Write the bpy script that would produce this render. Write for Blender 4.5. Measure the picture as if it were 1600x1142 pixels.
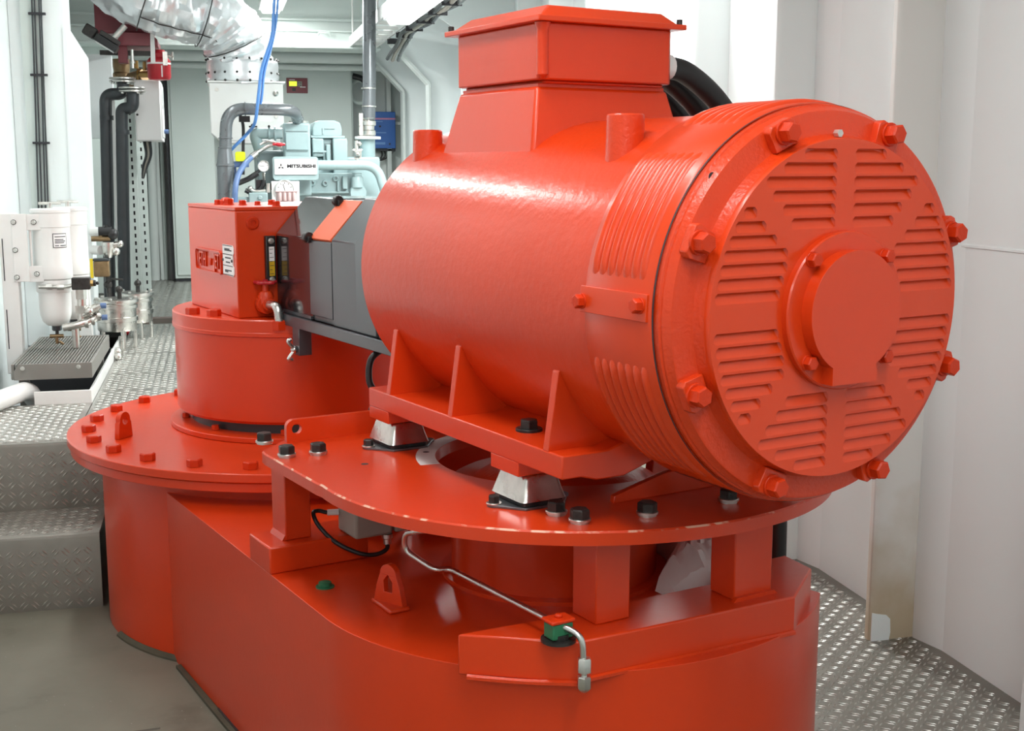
import bpy, bmesh, math, random
from mathutils import Vector, Matrix, Euler
from mathutils.geometry import tessellate_polygon

# ---------------------------------------------------------------- camera, world, lights, exposure
for o in list(bpy.data.objects):
    bpy.data.objects.remove(o, do_unlink=True)
S = bpy.context.scene
C = S.collection
R = math.radians
PI = math.pi
rnd = random.Random(7)

cam_data = bpy.data.cameras.new('camera')
cam = bpy.data.objects.new('camera', cam_data)
C.objects.link(cam)
cam_data.sensor_fit = 'HORIZONTAL'
cam_data.sensor_width = 36.0
cam_data.lens = 36.0 * 1930.0 / 1600.0
cam_data.clip_end = 60
cam.location = (0, 0, 1.5)
cam.rotation_euler = (R(90 - 9.154), 0, R(-13.35))
S.camera = cam

S.view_settings.view_transform = 'Standard'
S.view_settings.look = 'None'
S.view_settings.gamma = 1.0
S.view_settings.use_curve_mapping = False
S.view_settings.exposure = 0.0

world = bpy.data.worlds.new('world')
S.world = world
world.use_nodes = True
bg = world.node_tree.nodes['Background']
bg.inputs['Color'].default_value = (0.92, 0.96, 1.0, 1)
bg.inputs['Strength'].default_value = 0.5

def area(name, loc, size, size_y, power, rot=(0, 0, 0), col=(0.97, 1.0, 0.985)):
    d = bpy.data.lights.new(name, 'AREA')
    d.shape = 'RECTANGLE'; d.size = size; d.size_y = size_y
    d.energy = power; d.color = col
    o = bpy.data.objects.new(name, d); C.objects.link(o)
    o.location = loc; o.rotation_euler = rot
    return o
# one light per ceiling or added fill lamp (the fixtures themselves are built further down)
LAMPS = [(-0.45, 4.55, 2.60, 1.35, 11.5), (0.85, 0.50, 2.66, 1.5, 17), (-0.35, -1.2, 2.66, 1.5, 27),  # ends with two unseen fill lamps added to brighten the motor end
         (1.10, 6.90, 2.36, 1.3, 42), (0.45, 9.10, 2.66, 1.3, 50), (-0.30, 7.0, 2.72, 1.3, 5), (1.66, 5.55, 2.62, 1.3, 48),
         (0.20, 1.90, 2.66, 1.5, 14)]  # unseen fill lamp added to brighten motor side and near wall
for i, (lx, ly, lz, ll, lp) in enumerate(LAMPS):
    area('lamp_light', (lx, ly, lz - 0.035), 0.10, ll, lp)

# ---------------------------------------------------------------- frames: room (W) and thruster (T, turned against the room)
TH = R(17.85)
cT, sT = math.cos(TH), math.sin(TH)
def toW(p, fr):
    if fr == 'W': return Vector(p)
    return Vector((p[0]*cT - p[1]*sT, p[0]*sT + p[1]*cT, p[2]))
def frot(fr): return 0.0 if fr == 'W' else TH
INFO = {}

# ---------------------------------------------------------------- mesh builder
class MB:
    def __init__(s):
        s.v = []; s.f = []; s.m = []
    def add(s, vs, fs, mi=0, M=None):
        b = len(s.v)
        for v in vs:
            v = Vector(v)
            if M is not None: v = M @ v
            s.v.append(v)
        for f in fs:
            s.f.append([b + i for i in f]); s.m.append(mi)
        return s
    def box(s, x0, x1, y0, y1, z0, z1, mi=0, M=None):
        vs = [(x0,y0,z0),(x1,y0,z0),(x1,y1,z0),(x0,y1,z0),(x0,y0,z1),(x1,y0,z1),(x1,y1,z1),(x0,y1,z1)]
        return s.add(vs, [(0,3,2,1),(4,5,6,7),(0,1,5,4),(1,2,6,5),(2,3,7,6),(3,0,4,7)], mi, M)
    def cbox(s, c, d, mi=0, M=None):
        return s.box(c[0]-d[0]/2,c[0]+d[0]/2,c[1]-d[1]/2,c[1]+d[1]/2,c[2]-d[2]/2,c[2]+d[2]/2,mi,M)
    def prism(s, poly, axis, a, b, holes=(), mi=0, cham=0.0, cmi=None, M=None):
        """extrude a 2D polygon (with holes) between a and b along an axis"""
        def P(u, w, t):
            return {'z': (u, w, t), 'y': (u, t, w), 'x': (t, u, w)}[axis]
        loops = [list(poly)] + [list(h) for h in holes]
        flat = [q for l in loops for q in l]
        tris = tessellate_polygon([[Vector((q[0], q[1], 0)) for q in l] for l in loops])
        n = len(flat)
        vs = [P(q[0], q[1], a) for q in flat] + [P(q[0], q[1], b) for q in flat]
        fs = [tuple(t) for t in tris] + [tuple(i + n for i in reversed(t)) for t in tris]
        k = 0
        for l in loops:
            m = len(l)
            for i in range(m):
                j = (i + 1) % m
                fs.append((k+i, k+j, n+k+j, n+k+i))
            k += m
        return s.add(vs, fs, mi, M)
    def lathe(s, prof, seg=48, axis='z', c=(0,0,0), mi=0, M=None, a0=0.0, a1=2*PI, close=False):
        full = abs(a1 - a0 - 2*PI) < 1e-6
        n = seg if full else seg + 1
        vs = []
        for (r, h) in prof:
            for i in range(n):
                t = a0 + (a1 - a0) * i / seg
                x, y = r*math.cos(t), r*math.sin(t)
                p = {'z': (x, y, h), 'y': (x, h, y), 'x': (h, x, y)}[axis]
                vs.append((p[0]+c[0], p[1]+c[1], p[2]+c[2]))
        fs = []
        m = len(prof)
        for j in range(m - 1 + (1 if close else 0)):
            j2 = (j + 1) % m
            for i in range(seg):
                i2 = (i + 1) % n
                fs.append((j*n+i, j*n+i2, j2*n+i2, j2*n+i))
        if full and not close:
            if prof[0][0] > 1e-6: fs.append(tuple(range(n-1, -1, -1)))
            if prof[-1][0] > 1e-6: fs.append(tuple((m-1)*n + i for i in range(n)))
        if not full:
            fs.append(tuple(j*n for j in range(m)))
            fs.append(tuple(j*n + n - 1 for j in reversed(range(m))))
        return s.add(vs, fs, mi, M)
    def cyl(s, p0, p1, r, seg=20, mi=0, r1=None, M=None):
        return s.tube([p0, p1], r if r1 is None else [r, r1], seg, mi, M=M)
    def tube(s, pts, r, seg=12, mi=0, cap=True, M=None, wob=None):
        pts = [Vector(p) for p in pts]
        n = len(pts)
        rs = r if isinstance(r, (list, tuple)) else [r]*n
        tang = []
        for i in range(n):
            a = pts[max(i-1, 0)]; b = pts[min(i+1, n-1)]
            t = (b - a); tang.append(t.normalized() if t.length > 1e-9 else Vector((0,0,1)))
        up = Vector((0,0,1)) if abs(tang[0].z) < 0.9 else Vector((1,0,0))
        nrm = (up - tang[0]*up.dot(tang[0])).normalized()
        vs = []
        for i in range(n):
            nrm = (nrm - tang[i]*nrm.dot(tang[i])).normalized()
            bi = tang[i].cross(nrm)
            for k in range(seg):
                t = 2*PI*k/seg
                rr = rs[i] * (wob(i, k) if wob else 1.0)
                vs.append(pts[i] + (nrm*math.cos(t) + bi*math.sin(t))*rr)
        fs = []
        for i in range(n-1):
            for k in range(seg):
                k2 = (k+1) % seg
                fs.append((i*seg+k, i*seg+k2, (i+1)*seg+k2, (i+1)*seg+k))
        if cap:
            fs.append(tuple(range(seg-1, -1, -1))); fs.append(tuple((n-1)*seg+k for k in range(seg)))
        return s.add(vs, fs, mi, M)
    def sphere(s, c, r, u=16, v=10, mi=0, sc=(1,1,1)):
        prof = [(max(r*math.sin(PI*j/v), 0.0), -r*math.cos(PI*j/v)) for j in range(v+1)]
        M = Matrix.Translation(Vector(c)) @ Matrix.Diagonal((sc[0], sc[1], sc[2], 1))
        return s.lathe(prof, u, 'z', mi=mi, M=M)
    def mesh(s, name, off=(0,0,0), smooth=38):
        me = bpy.data.meshes.new(name)
        o = Vector(off)
        me.from_pydata([tuple(v - o) for v in s.v], [], s.f)
        me.polygons.foreach_set('material_index', s.m)
        me.update()
        bm = bmesh.new(); bm.from_mesh(me)
        bmesh.ops.remove_doubles(bm, verts=bm.verts, dist=1e-5)
        bmesh.ops.recalc_face_normals(bm, faces=bm.faces)
        bm.to_mesh(me); bm.free()
        if smooth:
            me.shade_smooth()
            me.set_sharp_from_angle(angle=R(smooth))
        return me

def bend(pts, rad, n=6):
    """round the corners of a polyline"""
    pts = [Vector(p) for p in pts]
    out = [pts[0]]
    for i in range(1, len(pts)-1):
        a, b, c = pts[i-1], pts[i], pts[i+1]
        u = (a-b); w = (c-b)
        r = min(rad, u.length*0.49, w.length*0.49)
        p0 = b + u.normalized()*r; p1 = b + w.normalized()*r
        for k in range(n+1):
            t = k/n
            out.append(p0*(1-t)**2 + b*2*t*(1-t) + p1*t*t)
    out.append(pts[-1])
    return out
def spline(pts, n=8):
    """Catmull-Rom through points"""
    P = [Vector(p) for p in pts]
    P = [P[0]*2-P[1]] + P + [P[-1]*2-P[-2]]
    out = []
    for i in range(1, len(P)-2):
        for k in range(n):
            t = k/n
            a, b, c, d = P[i-1], P[i], P[i+1], P[i+2]
            out.append(0.5*((2*b)+(c-a)*t+(2*a-5*b+4*c-d)*t*t+(3*b-a-3*c+d)*t**3))
    out.append(P[-2])
    return out
def circ(cx, cy, r, n=24, a0=0.0, a1=2*PI, end=False):
    m = n + 1 if end else n
    return [(cx + r*math.cos(a0+(a1-a0)*i/n), cy + r*math.sin(a0+(a1-a0)*i/n)) for i in range(m)]
def rrect(x0, x1, y0, y1, r, n=4):
    out = []
    for (cx, cy, a) in ((x1-r, y1-r, 0), (x0+r, y1-r, 90), (x0+r, y0+r, 180), (x1-r, y0+r, 270)):
        for k in range(n+1):
            t = R(a + 90*k/n); out.append((cx + r*math.cos(t), cy + r*math.sin(t)))
    return out

# ---------------------------------------------------------------- scene objects
def put(o, mat):
    for m in (mat if isinstance(mat, (list, tuple)) else [mat]): o.data.materials.append(m)
def bev(o, w, seg=2):
    if w:
        b = o.modifiers.new('bevel', 'BEVEL'); b.width = w; b.segments = seg
        b.limit_method = 'ANGLE'; b.angle_limit = R(40)
        b.harden_normals = False
def thing(name, label, cat, base, fr='W', group=None):
    o = bpy.data.objects.new(name, None); C.objects.link(o)
    o.empty_display_size = 0.05
    o.location = toW(base, fr); o.rotation_euler = (0, 0, frot(fr))
    o['label'] = label; o['category'] = cat
    if group: o['group'] = group
    INFO[o.name] = (fr, Vector(base))
    return o
def part(name, mb, mat, parent, bevel=0, label=None, smooth=38, kind=None):
    fr, base = INFO[parent.name]
    o = bpy.data.objects.new(name, mb.mesh(name, base, smooth)); C.objects.link(o)
    put(o, mat); o.parent = parent; bev(o, bevel)
    INFO[o.name] = (fr, base)
    if label: o['label'] = label
    if kind: o['kind'] = kind
    return o
def inst(name, me, parent, loc, rot=None, label=None):
    """a part that shares a mesh; loc in the thing's frame, rot a 3x3/4x4 matrix or euler"""
    fr, base = INFO[parent.name]
    o = bpy.data.objects.new(name, me); C.objects.link(o)
    o.parent = parent; o.location = Vector(loc) - base
    if rot is not None:
        o.rotation_euler = rot.to_euler() if isinstance(rot, Matrix) else rot
    INFO[o.name] = (fr, base)
    if label: o['label'] = label
    return o
def solo(name, mb, mat, label, cat, base, fr='W', group=None, bevel=0, smooth=38, kind=None):
    o = bpy.data.objects.new(name, mb.mesh(name, base, smooth)); C.objects.link(o)
    put(o, mat); bev(o, bevel)
    o.location = toW(base, fr); o.rotation_euler = (0, 0, frot(fr))
    INFO[o.name] = (fr, Vector(base))
    o['label'] = label; o['category'] = cat
    if group: o['group'] = group
    if kind: o['kind'] = kind
    return o
def struct(name, mb, mat, bevel=0, base=(0,0,0), smooth=38):
    o = bpy.data.objects.new(name, mb.mesh(name, base, smooth)); C.objects.link(o)
    o.location = base
    put(o, mat); bev(o, bevel); o['kind'] = 'structure'
    INFO[o.name] = ('W', Vector(base))
    return o
def dirmat(d):
    """rotation taking +Z to direction d"""
    return Vector((0,0,1)).rotation_difference(Vector(d).normalized()).to_matrix()
def text_mesh(s, size, depth, bold=0.0):
    cu = bpy.data.curves.new('lettering', 'FONT'); cu.body = s; cu.size = size; cu.extrude = depth
    cu.align_x = 'CENTER'; cu.align_y = 'CENTER'; cu.resolution_u = 2; cu.offset = bold
    to = bpy.data.objects.new('lettering', cu); C.objects.link(to)
    dg = bpy.context.evaluated_depsgraph_get()
    me = bpy.data.meshes.new_from_object(to.evaluated_get(dg))
    bpy.data.objects.remove(to, do_unlink=True)
    return me

# ---------------------------------------------------------------- materials
def mat(name, col, rough=0.5, metal=0.0, bump=0.0, bscale=60.0, var=0.0, vscale=4.0, coat=0.0, spec=0.5, emit=0.0, tex='Object', detail=3.0):
    m = bpy.data.materials.new(name); m.use_nodes = True
    nt = m.node_tree; b = nt.nodes['Principled BSDF']
    b.inputs['Base Color'].default_value = (*col, 1)
    b.inputs['Roughness'].default_value = rough
    b.inputs['Metallic'].default_value = metal
    b.inputs['Coat Weight'].default_value = coat
    b.inputs['Coat Roughness'].default_value = 0.17
    b.inputs['Specular IOR Level'].default_value = spec
    if emit:
        b.inputs['Emission Color'].default_value = (*col, 1); b.inputs['Emission Strength'].default_value = emit
    tc = nt.nodes.new('ShaderNodeTexCoord')
    if var:
        n = nt.nodes.new('ShaderNodeTexNoise'); n.inputs['Scale'].default_value = vscale; n.inputs['Detail'].default_value = 6
        nt.links.new(tc.outputs[tex], n.inputs['Vector'])
        r = nt.nodes.new('ShaderNodeMapRange'); r.inputs['To Min'].default_value = 1-var; r.inputs['To Max'].default_value = 1+var
        r.inputs['From Min'].default_value = 0.25; r.inputs['From Max'].default_value = 0.75
        nt.links.new(n.outputs['Fac'], r.inputs['Value'])
        h = nt.nodes.new('ShaderNodeHueSaturation'); h.inputs['Color'].default_value = (*col, 1)
        nt.links.new(r.outputs['Result'], h.inputs['Value'])
        nt.links.new(h.outputs['Color'], b.inputs['Base Color'])
        r2 = nt.nodes.new('ShaderNodeMapRange'); r2.inputs['To Min'].default_value = max(rough-var*0.5, 0.02); r2.inputs['To Max'].default_value = min(rough+var*0.5, 1)
        nt.links.new(n.outputs['Fac'], r2.inputs['Value']); nt.links.new(r2.outputs['Result'], b.inputs['Roughness'])
    if bump:
        n = nt.nodes.new('ShaderNodeTexNoise'); n.inputs['Scale'].default_value = bscale; n.inputs['Detail'].default_value = detail
        nt.links.new(tc.outputs[tex], n.inputs['Vector'])
        bp = nt.nodes.new('ShaderNodeBump'); bp.inputs['Strength'].default_value = bump; bp.inputs['Distance'].default_value = 0.004
        nt.links.new(n.outputs['Fac'], bp.inputs['Height']); nt.links.new(bp.outputs['Normal'], b.inputs['Normal'])
        if coat: nt.links.new(bp.outputs['Normal'], b.inputs['Coat Normal'])
    return m
RED = (0.66, 0.044, 0.005)
red = mat('red_paint', RED, 0.32, bump=0.08, bscale=45, var=0.06, vscale=3.0, coat=0.25, spec=0.35)
red_sheet = mat('red_sheet_paint', (0.68, 0.048, 0.005), 0.34, bump=0.04, bscale=70, var=0.04, vscale=4.0, coat=0.25, spec=0.35)
red_body = mat('red_brushed_paint', RED, 0.30, bump=0.22, bscale=52, var=0.06, vscale=3.0, coat=0.25, detail=4, spec=0.35)
red_cast = mat('red_cast_paint', (0.66, 0.044, 0.005), 0.36, bump=0.30, bscale=120, var=0.05, coat=0.25, spec=0.35)
red_bolt = mat('red_bolt_paint', (0.60, 0.036, 0.005), 0.32, bump=0.2, bscale=200, var=0.08, spec=0.25)
def worn(name):
    m = mat(name, RED, 0.5)
    nt = m.node_tree; b = nt.nodes['Principled BSDF']
    tc = nt.nodes.new('ShaderNodeTexCoord'); n = nt.nodes.new('ShaderNodeTexNoise'); n.inputs['Scale'].default_value = 24; n.inputs['Detail'].default_value = 10
    nt.links.new(tc.outputs['Object'], n.inputs['Vector'])
    cr = nt.nodes.new('ShaderNodeValToRGB'); cr.color_ramp.elements[0].position = 0.51; cr.color_ramp.elements[1].position = 0.58
    cr.color_ramp.elements[0].color = (*RED, 1); cr.color_ramp.elements[1].color = (0.78, 0.42, 0.30, 1)
    nt.links.new(n.outputs['Fac'], cr.inputs['Fac']); nt.links.new(cr.outputs['Color'], b.inputs['Base Color'])
    return m
red_worn = worn('chipped_red_paint')
white = mat('white_paint', (0.86, 0.915, 0.915), 0.34, var=0.03, vscale=1.5, bump=0.06, bscale=14)
white_gear = mat('white_enamel', (0.82, 0.82, 0.80), 0.3, var=0.04, vscale=6, bump=0.05, bscale=40)
greygreen = mat('grey_green_paint', (0.62, 0.69, 0.66), 0.42, var=0.03)
backwall = mat('pale_grey_paint', (0.60, 0.65, 0.63), 0.45, var=0.04)
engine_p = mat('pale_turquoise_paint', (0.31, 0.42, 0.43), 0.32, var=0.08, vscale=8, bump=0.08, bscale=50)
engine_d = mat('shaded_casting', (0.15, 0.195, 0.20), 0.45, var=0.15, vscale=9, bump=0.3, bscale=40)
guard = mat('dark_grey_gloss_paint', (0.048, 0.056, 0.064), 0.28, bump=0.02, bscale=40, coat=0.1)
guard_dark = mat('black_gloss_paint', (0.022, 0.02, 0.022), 0.07, coat=0.6)
orange = mat('orange_panel_paint', (0.86, 0.14, 0.045), 0.4, var=0.03)
steel = mat('brushed_steel', (0.62, 0.62, 0.60), 0.28, 1.0, var=0.15, vscale=14, bump=0.05, bscale=120)
zinc = mat('zinc_plated_steel', (0.60, 0.60, 0.57), 0.34, 1.0, var=0.2, vscale=40)
dsteel = mat('dark_bolt_steel', (0.045, 0.042, 0.04), 0.42, 0.6, var=0.35, vscale=60, bump=0.2, bscale=150)
castal = mat('pressed_steel_cup', (0.60, 0.585, 0.55), 0.30, 1.0, var=0.25, vscale=18, bump=0.1, bscale=60)
pipegrey = mat('grey_pipe_paint', (0.15, 0.165, 0.175), 0.28, 0.4, var=0.1, vscale=8)
pipedark = mat('dark_pipe', (0.045, 0.05, 0.055), 0.35, 0.2, var=0.15, vscale=10)
rubber = mat('black_rubber', (0.012, 0.012, 0.013), 0.45, var=0.1, vscale=20)
brass = mat('brass', (0.42, 0.27, 0.10), 0.4, 0.9, var=0.25, vscale=25)
bronze = mat('bronze_valve', (0.25, 0.17, 0.09), 0.45, 0.8, var=0.3, vscale=25)
blue_hose = mat('blue_hose', (0.09, 0.25, 0.60), 0.35)
blue_dark = mat('navy_hose', (0.10, 0.17, 0.34), 0.4)
blue_box = mat('blue_case', (0.035, 0.13, 0.42), 0.4)
blue_light = mat('pale_blue_print', (0.16, 0.32, 0.62), 0.5)
pink = mat('pink_stripe', (0.55, 0.22, 0.36), 0.5)
yellow = mat('yellow_plastic', (0.75, 0.80, 0.02), 0.4)
amber = mat('amber_oil', (0.60, 0.38, 0.02), 0.2)
redvalve = mat('red_enamel', (0.50, 0.02, 0.03), 0.35, var=0.1, vscale=20)
maroon = mat('maroon_paint', (0.20, 0.035, 0.045), 0.4)
plate_w = mat('white_label', (0.85, 0.85, 0.84), 0.45)
ink = mat('black_ink', (0.02, 0.02, 0.025), 0.5)
ink_red = mat('dark_red_ink', (0.25, 0.02, 0.03), 0.5)
greybox = mat('grey_enclosure', (0.33, 0.31, 0.27), 0.55)
black = mat('black_plastic', (0.012, 0.012, 0.013), 0.35)
screen = mat('lit_display', (0.75, 0.95, 0.05), 0.4, emit=0.9)
lampmat = mat('lamp_diffuser', (1.0, 0.98, 0.95), 0.5, emit=9.0)
pinkcast = mat('red_reflection_casting', (0.50, 0.36, 0.35), 0.4, var=0.15, vscale=20)  # grey casting tinted pink, the colour standing in for reflected red housing
green = mat('green_clamp', (0.02, 0.16, 0.07), 0.5)
grating = mat('grey_grating_paint', (0.24, 0.23, 0.21), 0.45, 0.2, var=0.1)
foil = mat('foil_insulation', (0.82, 0.84, 0.86), 0.30, 0.72, bump=1.0, bscale=13, var=0.06, vscale=20, detail=5)
plastic_film = mat('white_film', (0.88, 0.88, 0.87), 0.3, bump=0.8, bscale=22, var=0.05)
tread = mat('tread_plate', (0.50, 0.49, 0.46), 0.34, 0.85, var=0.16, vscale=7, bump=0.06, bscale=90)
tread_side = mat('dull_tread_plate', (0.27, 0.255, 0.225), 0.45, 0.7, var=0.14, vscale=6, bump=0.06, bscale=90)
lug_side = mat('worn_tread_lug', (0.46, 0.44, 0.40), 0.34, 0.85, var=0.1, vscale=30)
grime = mat('olive_grime', (0.075, 0.065, 0.04), 0.8, var=0.3, vscale=12, bump=0.5, bscale=40)
mount_plate = mat('dark_mount_plate', (0.16, 0.17, 0.18), 0.35, 0.8, var=0.15, vscale=30)
glare_paint = mat('painted_glare', (0.72, 0.71, 0.69), 0.5, 0.25, var=0.1, vscale=20)  # pale colour standing for lamp glare on the table
lug = mat('tread_lug', (0.52, 0.51, 0.48), 0.38, 0.85, var=0.1, vscale=30)
def concrete():
    m = mat('grey_deck_paint', (0.235, 0.235, 0.195), 0.55, bump=0.12, bscale=25)
    nt = m.node_tree; b = nt.nodes['Principled BSDF']
    tc = nt.nodes.new('ShaderNodeTexCoord')
    n = nt.nodes.new('ShaderNodeTexNoise'); n.inputs['Scale'].default_value = 2.6; n.inputs['Detail'].default_value = 9; n.inputs['Roughness'].default_value = 0.62
    nt.links.new(tc.outputs['Object'], n.inputs['Vector'])
    cr = nt.nodes.new('ShaderNodeValToRGB')
    e = cr.color_ramp.elements
    e[0].position = 0.30; e[0].color = (0.125, 0.117, 0.085, 1)
    e[1].position = 0.62; e[1].color = (0.20, 0.195, 0.15, 1)
    k = cr.color_ramp.elements.new(0.42); k.color = (0.175, 0.17, 0.13, 1)
    nt.links.new(n.outputs['Fac'], cr.inputs['Fac'])
    w = nt.nodes.new('ShaderNodeTexVoronoi'); w.inputs['Scale'].default_value = 26
    nt.links.new(tc.outputs['Object'], w.inputs['Vector'])
    lt = nt.nodes.new('ShaderNodeMath'); lt.operation = 'LESS_THAN'; lt.inputs[1].default_value = 0.045
    nt.links.new(w.outputs['Distance'], lt.inputs[0])
    mx = nt.nodes.new('ShaderNodeMix'); mx.data_type = 'RGBA'
    nt.links.new(lt.outputs[0], mx.inputs['Factor']); nt.links.new(cr.outputs['Color'], mx.inputs['A'])
    mx.inputs['B'].default_value = (0.32, 0.32, 0.28, 1)
    nt.links.new(mx.outputs['Result'], b.inputs['Base Color'])
    return m
concrete_m = concrete()
def stained():
    m = mat('stained_white_paint', (0.80, 0.80, 0.78), 0.4, bump=0.06, bscale=14)
    nt = m.node_tree; b = nt.nodes['Principled BSDF']
    tc = nt.nodes.new('ShaderNodeTexCoord'); sp = nt.nodes.new('ShaderNodeSeparateXYZ')
    nt.links.new(tc.outputs['Object'], sp.inputs[0])
    n = nt.nodes.new('ShaderNodeTexNoise'); n.inputs['Scale'].default_value = 7; n.inputs['Detail'].default_value = 5
    nt.links.new(tc.outputs['Object'], n.inputs['Vector'])
    ad = nt.nodes.new('ShaderNodeMath'); ad.operation = 'MULTIPLY_ADD'; ad.inputs[1].default_value = 0.55; 
    nt.links.new(n.outputs['Fac'], ad.inputs[0]); nt.links.new(sp.outputs['Z'], ad.inputs[2])
    cr = nt.nodes.new('ShaderNodeValToRGB'); e = cr.color_ramp.elements
    e[0].position = 0.30; e[0].color = (0.52, 0.43, 0.30, 1); e[1].position = 0.78; e[1].color = (0.80, 0.79, 0.76, 1)
    nt.links.new(ad.outputs[0], cr.inputs['Fac']); nt.links.new(cr.outputs['Color'], b.inputs['Base Color'])
    return m
stain_m = stained()

# shared hex bolts (head up +Z, base at z=0)
def hexmesh(name, af, h, washer=0.0, wh=0.0, mats=None, dome=True, collar=0.0, ch=0.0):
    mb = MB(); r = af/math.sqrt(3)
    z = 0.0
    if collar:
        mb.lathe([(collar, 0), (collar, ch*0.9), (collar*0.96, ch)], 16, 'z', mi=1); z = ch
    if washer:
        mb.lathe([(washer, z), (washer, z+wh*0.8), (washer*0.96, z+wh)], 20, 'z', mi=1); z += wh
    hx = [(r*math.cos(PI/3*i), r*math.sin(PI/3*i)) for i in range(6)]
    mb.add([(x, y, z) for x, y in hx] + [(x, y, z+h*0.86) for x, y in hx] + [(x*0.84, y*0.84, z+h) for x, y in hx],
           [(0,1,2,3,4,5)] + [(i, (i+1)%6, 6+(i+1)%6, 6+i) for i in range(6)] + [(6+i, 6+(i+1)%6, 12+(i+1)%6, 12+i) for i in range(6)] + [(12,13,14,15,16,17)])
    me = mb.mesh(name, smooth=25)
    for m in mats: me.materials.append(m)
    return me
B_RED20 = hexmesh('bolt', 0.040, 0.022, mats=[red_bolt])
B_RED14 = hexmesh('bolt', 0.022, 0.013, 0.014, 0.003, [red_bolt, red_bolt])
B_RED_END = hexmesh('bolt', 0.031, 0.021, 0.021, 0.005, [red_bolt, red_bolt])
B_DARK = hexmesh('bolt', 0.034, 0.019, 0.022, 0.005, [dsteel, zinc], collar=0.019, ch=0.004)
B_MOUNT = hexmesh('bolt', 0.021, 0.015, 0.016, 0.003, [dsteel, zinc])
B_FOOT = hexmesh('bolt', 0.034, 0.018, 0.028, 0.006, [dsteel, dsteel])
B_SMALL = hexmesh('bolt', 0.014, 0.008, 0.0095, 0.002, [zinc, zinc])
B_PLAIN = hexmesh('bolt', 0.018, 0.010, 0.012, 0.002, [zinc, dsteel])

# ================================================================ SETTING
def sub_of(parent, name, mb, m, bevel=0, kind=None, smooth=38):
    return part(name, mb, m, parent, bevel, None, smooth, kind)
def lugs(mb, origin, ux, uy, nrm, inside, x0, x1, y0, y1, pitch, ln, wd, ht, clip=None):
    """double-bar tread lugs, a checkerboard of two directions, on the plane origin + ux*a + uy*b"""
    ux, uy, nrm = Vector(ux), Vector(uy), Vector(nrm); o = Vector(origin)
    ni = int((x1-x0)/pitch); nj = int((y1-y0)/pitch)
    for i in range(ni):
        for j in range(nj):
            a = x0 + (i+0.5)*pitch; b = y0 + (j+0.5)*pitch
            if clip and not clip(a, b): continue
            s = 1 if (i+j) % 2 else -1
            d = (ux + uy*s).normalized(); e = (uy - ux*s).normalized()
            for k in (-1, 1):
                c = o + ux*a + uy*b + e*(k*wd*0.95)
                mb.add([c-d*ln/2, c-e*wd/2, c+d*ln/2, c+e*wd/2, c-d*ln*0.27+nrm*ht, c+d*ln*0.27+nrm*ht],
                       [(0,1,5,4),(1,2,5),(2,3,4,5),(3,0,4)])
FY = 4.65          # front edge of the raised walkway
CR = (0.284, 4.273)  # centre of the rear drum in the room
# lower floor
f = struct('floor', MB().box(-1.6, 2.4, -3.2, 12.0, -0.12, 0.0), concrete_m)
mb = MB().add([(-1.1,3.18,0.0006),(-0.2,3.27,0.0006),(-0.2,3.282,0.0006),(-1.1,3.196,0.0006)], [(0,1,2,3)])
part('deck_seam', mb, mat('dirt_in_seam', (0.10,0.095,0.075), 0.8), f)
mb = MB().box(1.02, 2.156, -2.0, 4.64, -0.002, 0.005)
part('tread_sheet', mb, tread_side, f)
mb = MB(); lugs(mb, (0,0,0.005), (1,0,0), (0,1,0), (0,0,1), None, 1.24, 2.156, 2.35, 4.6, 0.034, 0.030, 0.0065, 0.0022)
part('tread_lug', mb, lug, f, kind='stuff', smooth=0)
# walkway: separate tread plates
def notch_poly(x0, x1, y0, y1):
    r = 0.735; a = math.acos(max(-1,min(1,(y0-CR[1])/r)))
    pts = [(x0, y0)]
    dx = math.sqrt(r*r-(y0-CR[1])**2)
    pts.append((CR[0]-dx, y0))
    t0 = math.atan2(y0-CR[1], -dx); t1 = math.atan2(y0-CR[1], dx)
    for k in range(1, 20):
        t = t0 + (t1-t0)*k/20
        pts.append((CR[0]+r*math.cos(t), CR[1]+r*math.sin(t)))
    pts += [(CR[0]+dx, y0), (x1, y0), (x1, y1), (x0, y1)]
    return pts
wf = struct('floor_walkway', MB().box(-0.545, 1.3, 5.15, 8.12, 0.42, 0.50).box(-1.05, -0.545, 4.70, 5.40, 0.42, 0.50).box(-1.05, 2.0, 8.5, 11.4, 0.42, 0.50), tread_side)
ROWS = [(4.655, 5.425, -1.04, -0.545, None), (4.655, 5.70, -0.541, 1.30, 'notch'), (5.705, 6.16, -0.541, 0.20, None), (5.705, 6.16, 0.205, 1.30, None),
        (6.165, 6.84, -0.541, 0.20, None), (6.165, 6.84, 0.205, 1.30, None), (6.845, 8.12, -0.541, 1.30, None), (8.50, 9.6, -0.75, 2.0, None), (9.605, 11.38, -0.75, 2.0, None)]
for (y0, y1, x0, x1, nt) in ROWS:
    mb = MB()
    if nt: mb.prism(notch_poly(x0, x1, y0, y1), 'z', 0.500, 0.510)
    else: mb.box(x0, x1, y0, y1, 0.500, 0.510)
    sub_of(wf, 'tread_plate', mb, tread)
mb = MB()
for (y0, y1, x0, x1, nt) in ROWS:
    cl = (lambda a, b: math.hypot(a-CR[0], b-CR[1]) > 0.76) if nt else None
    p = 0.031 if y0 < 6 else (0.036 if y0 < 8 else 0.06)
    lugs(mb, (0,0,0.510), (1,0,0), (0,1,0), (0,0,1), None, x0+0.01, min(x1, 0.9)-0.005, y0+0.01, y1-0.01, p, p*0.86, p*0.18, 0.0022, cl)
sub_of(wf, 'tread_lug', mb, lug, kind='stuff', smooth=0)
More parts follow.
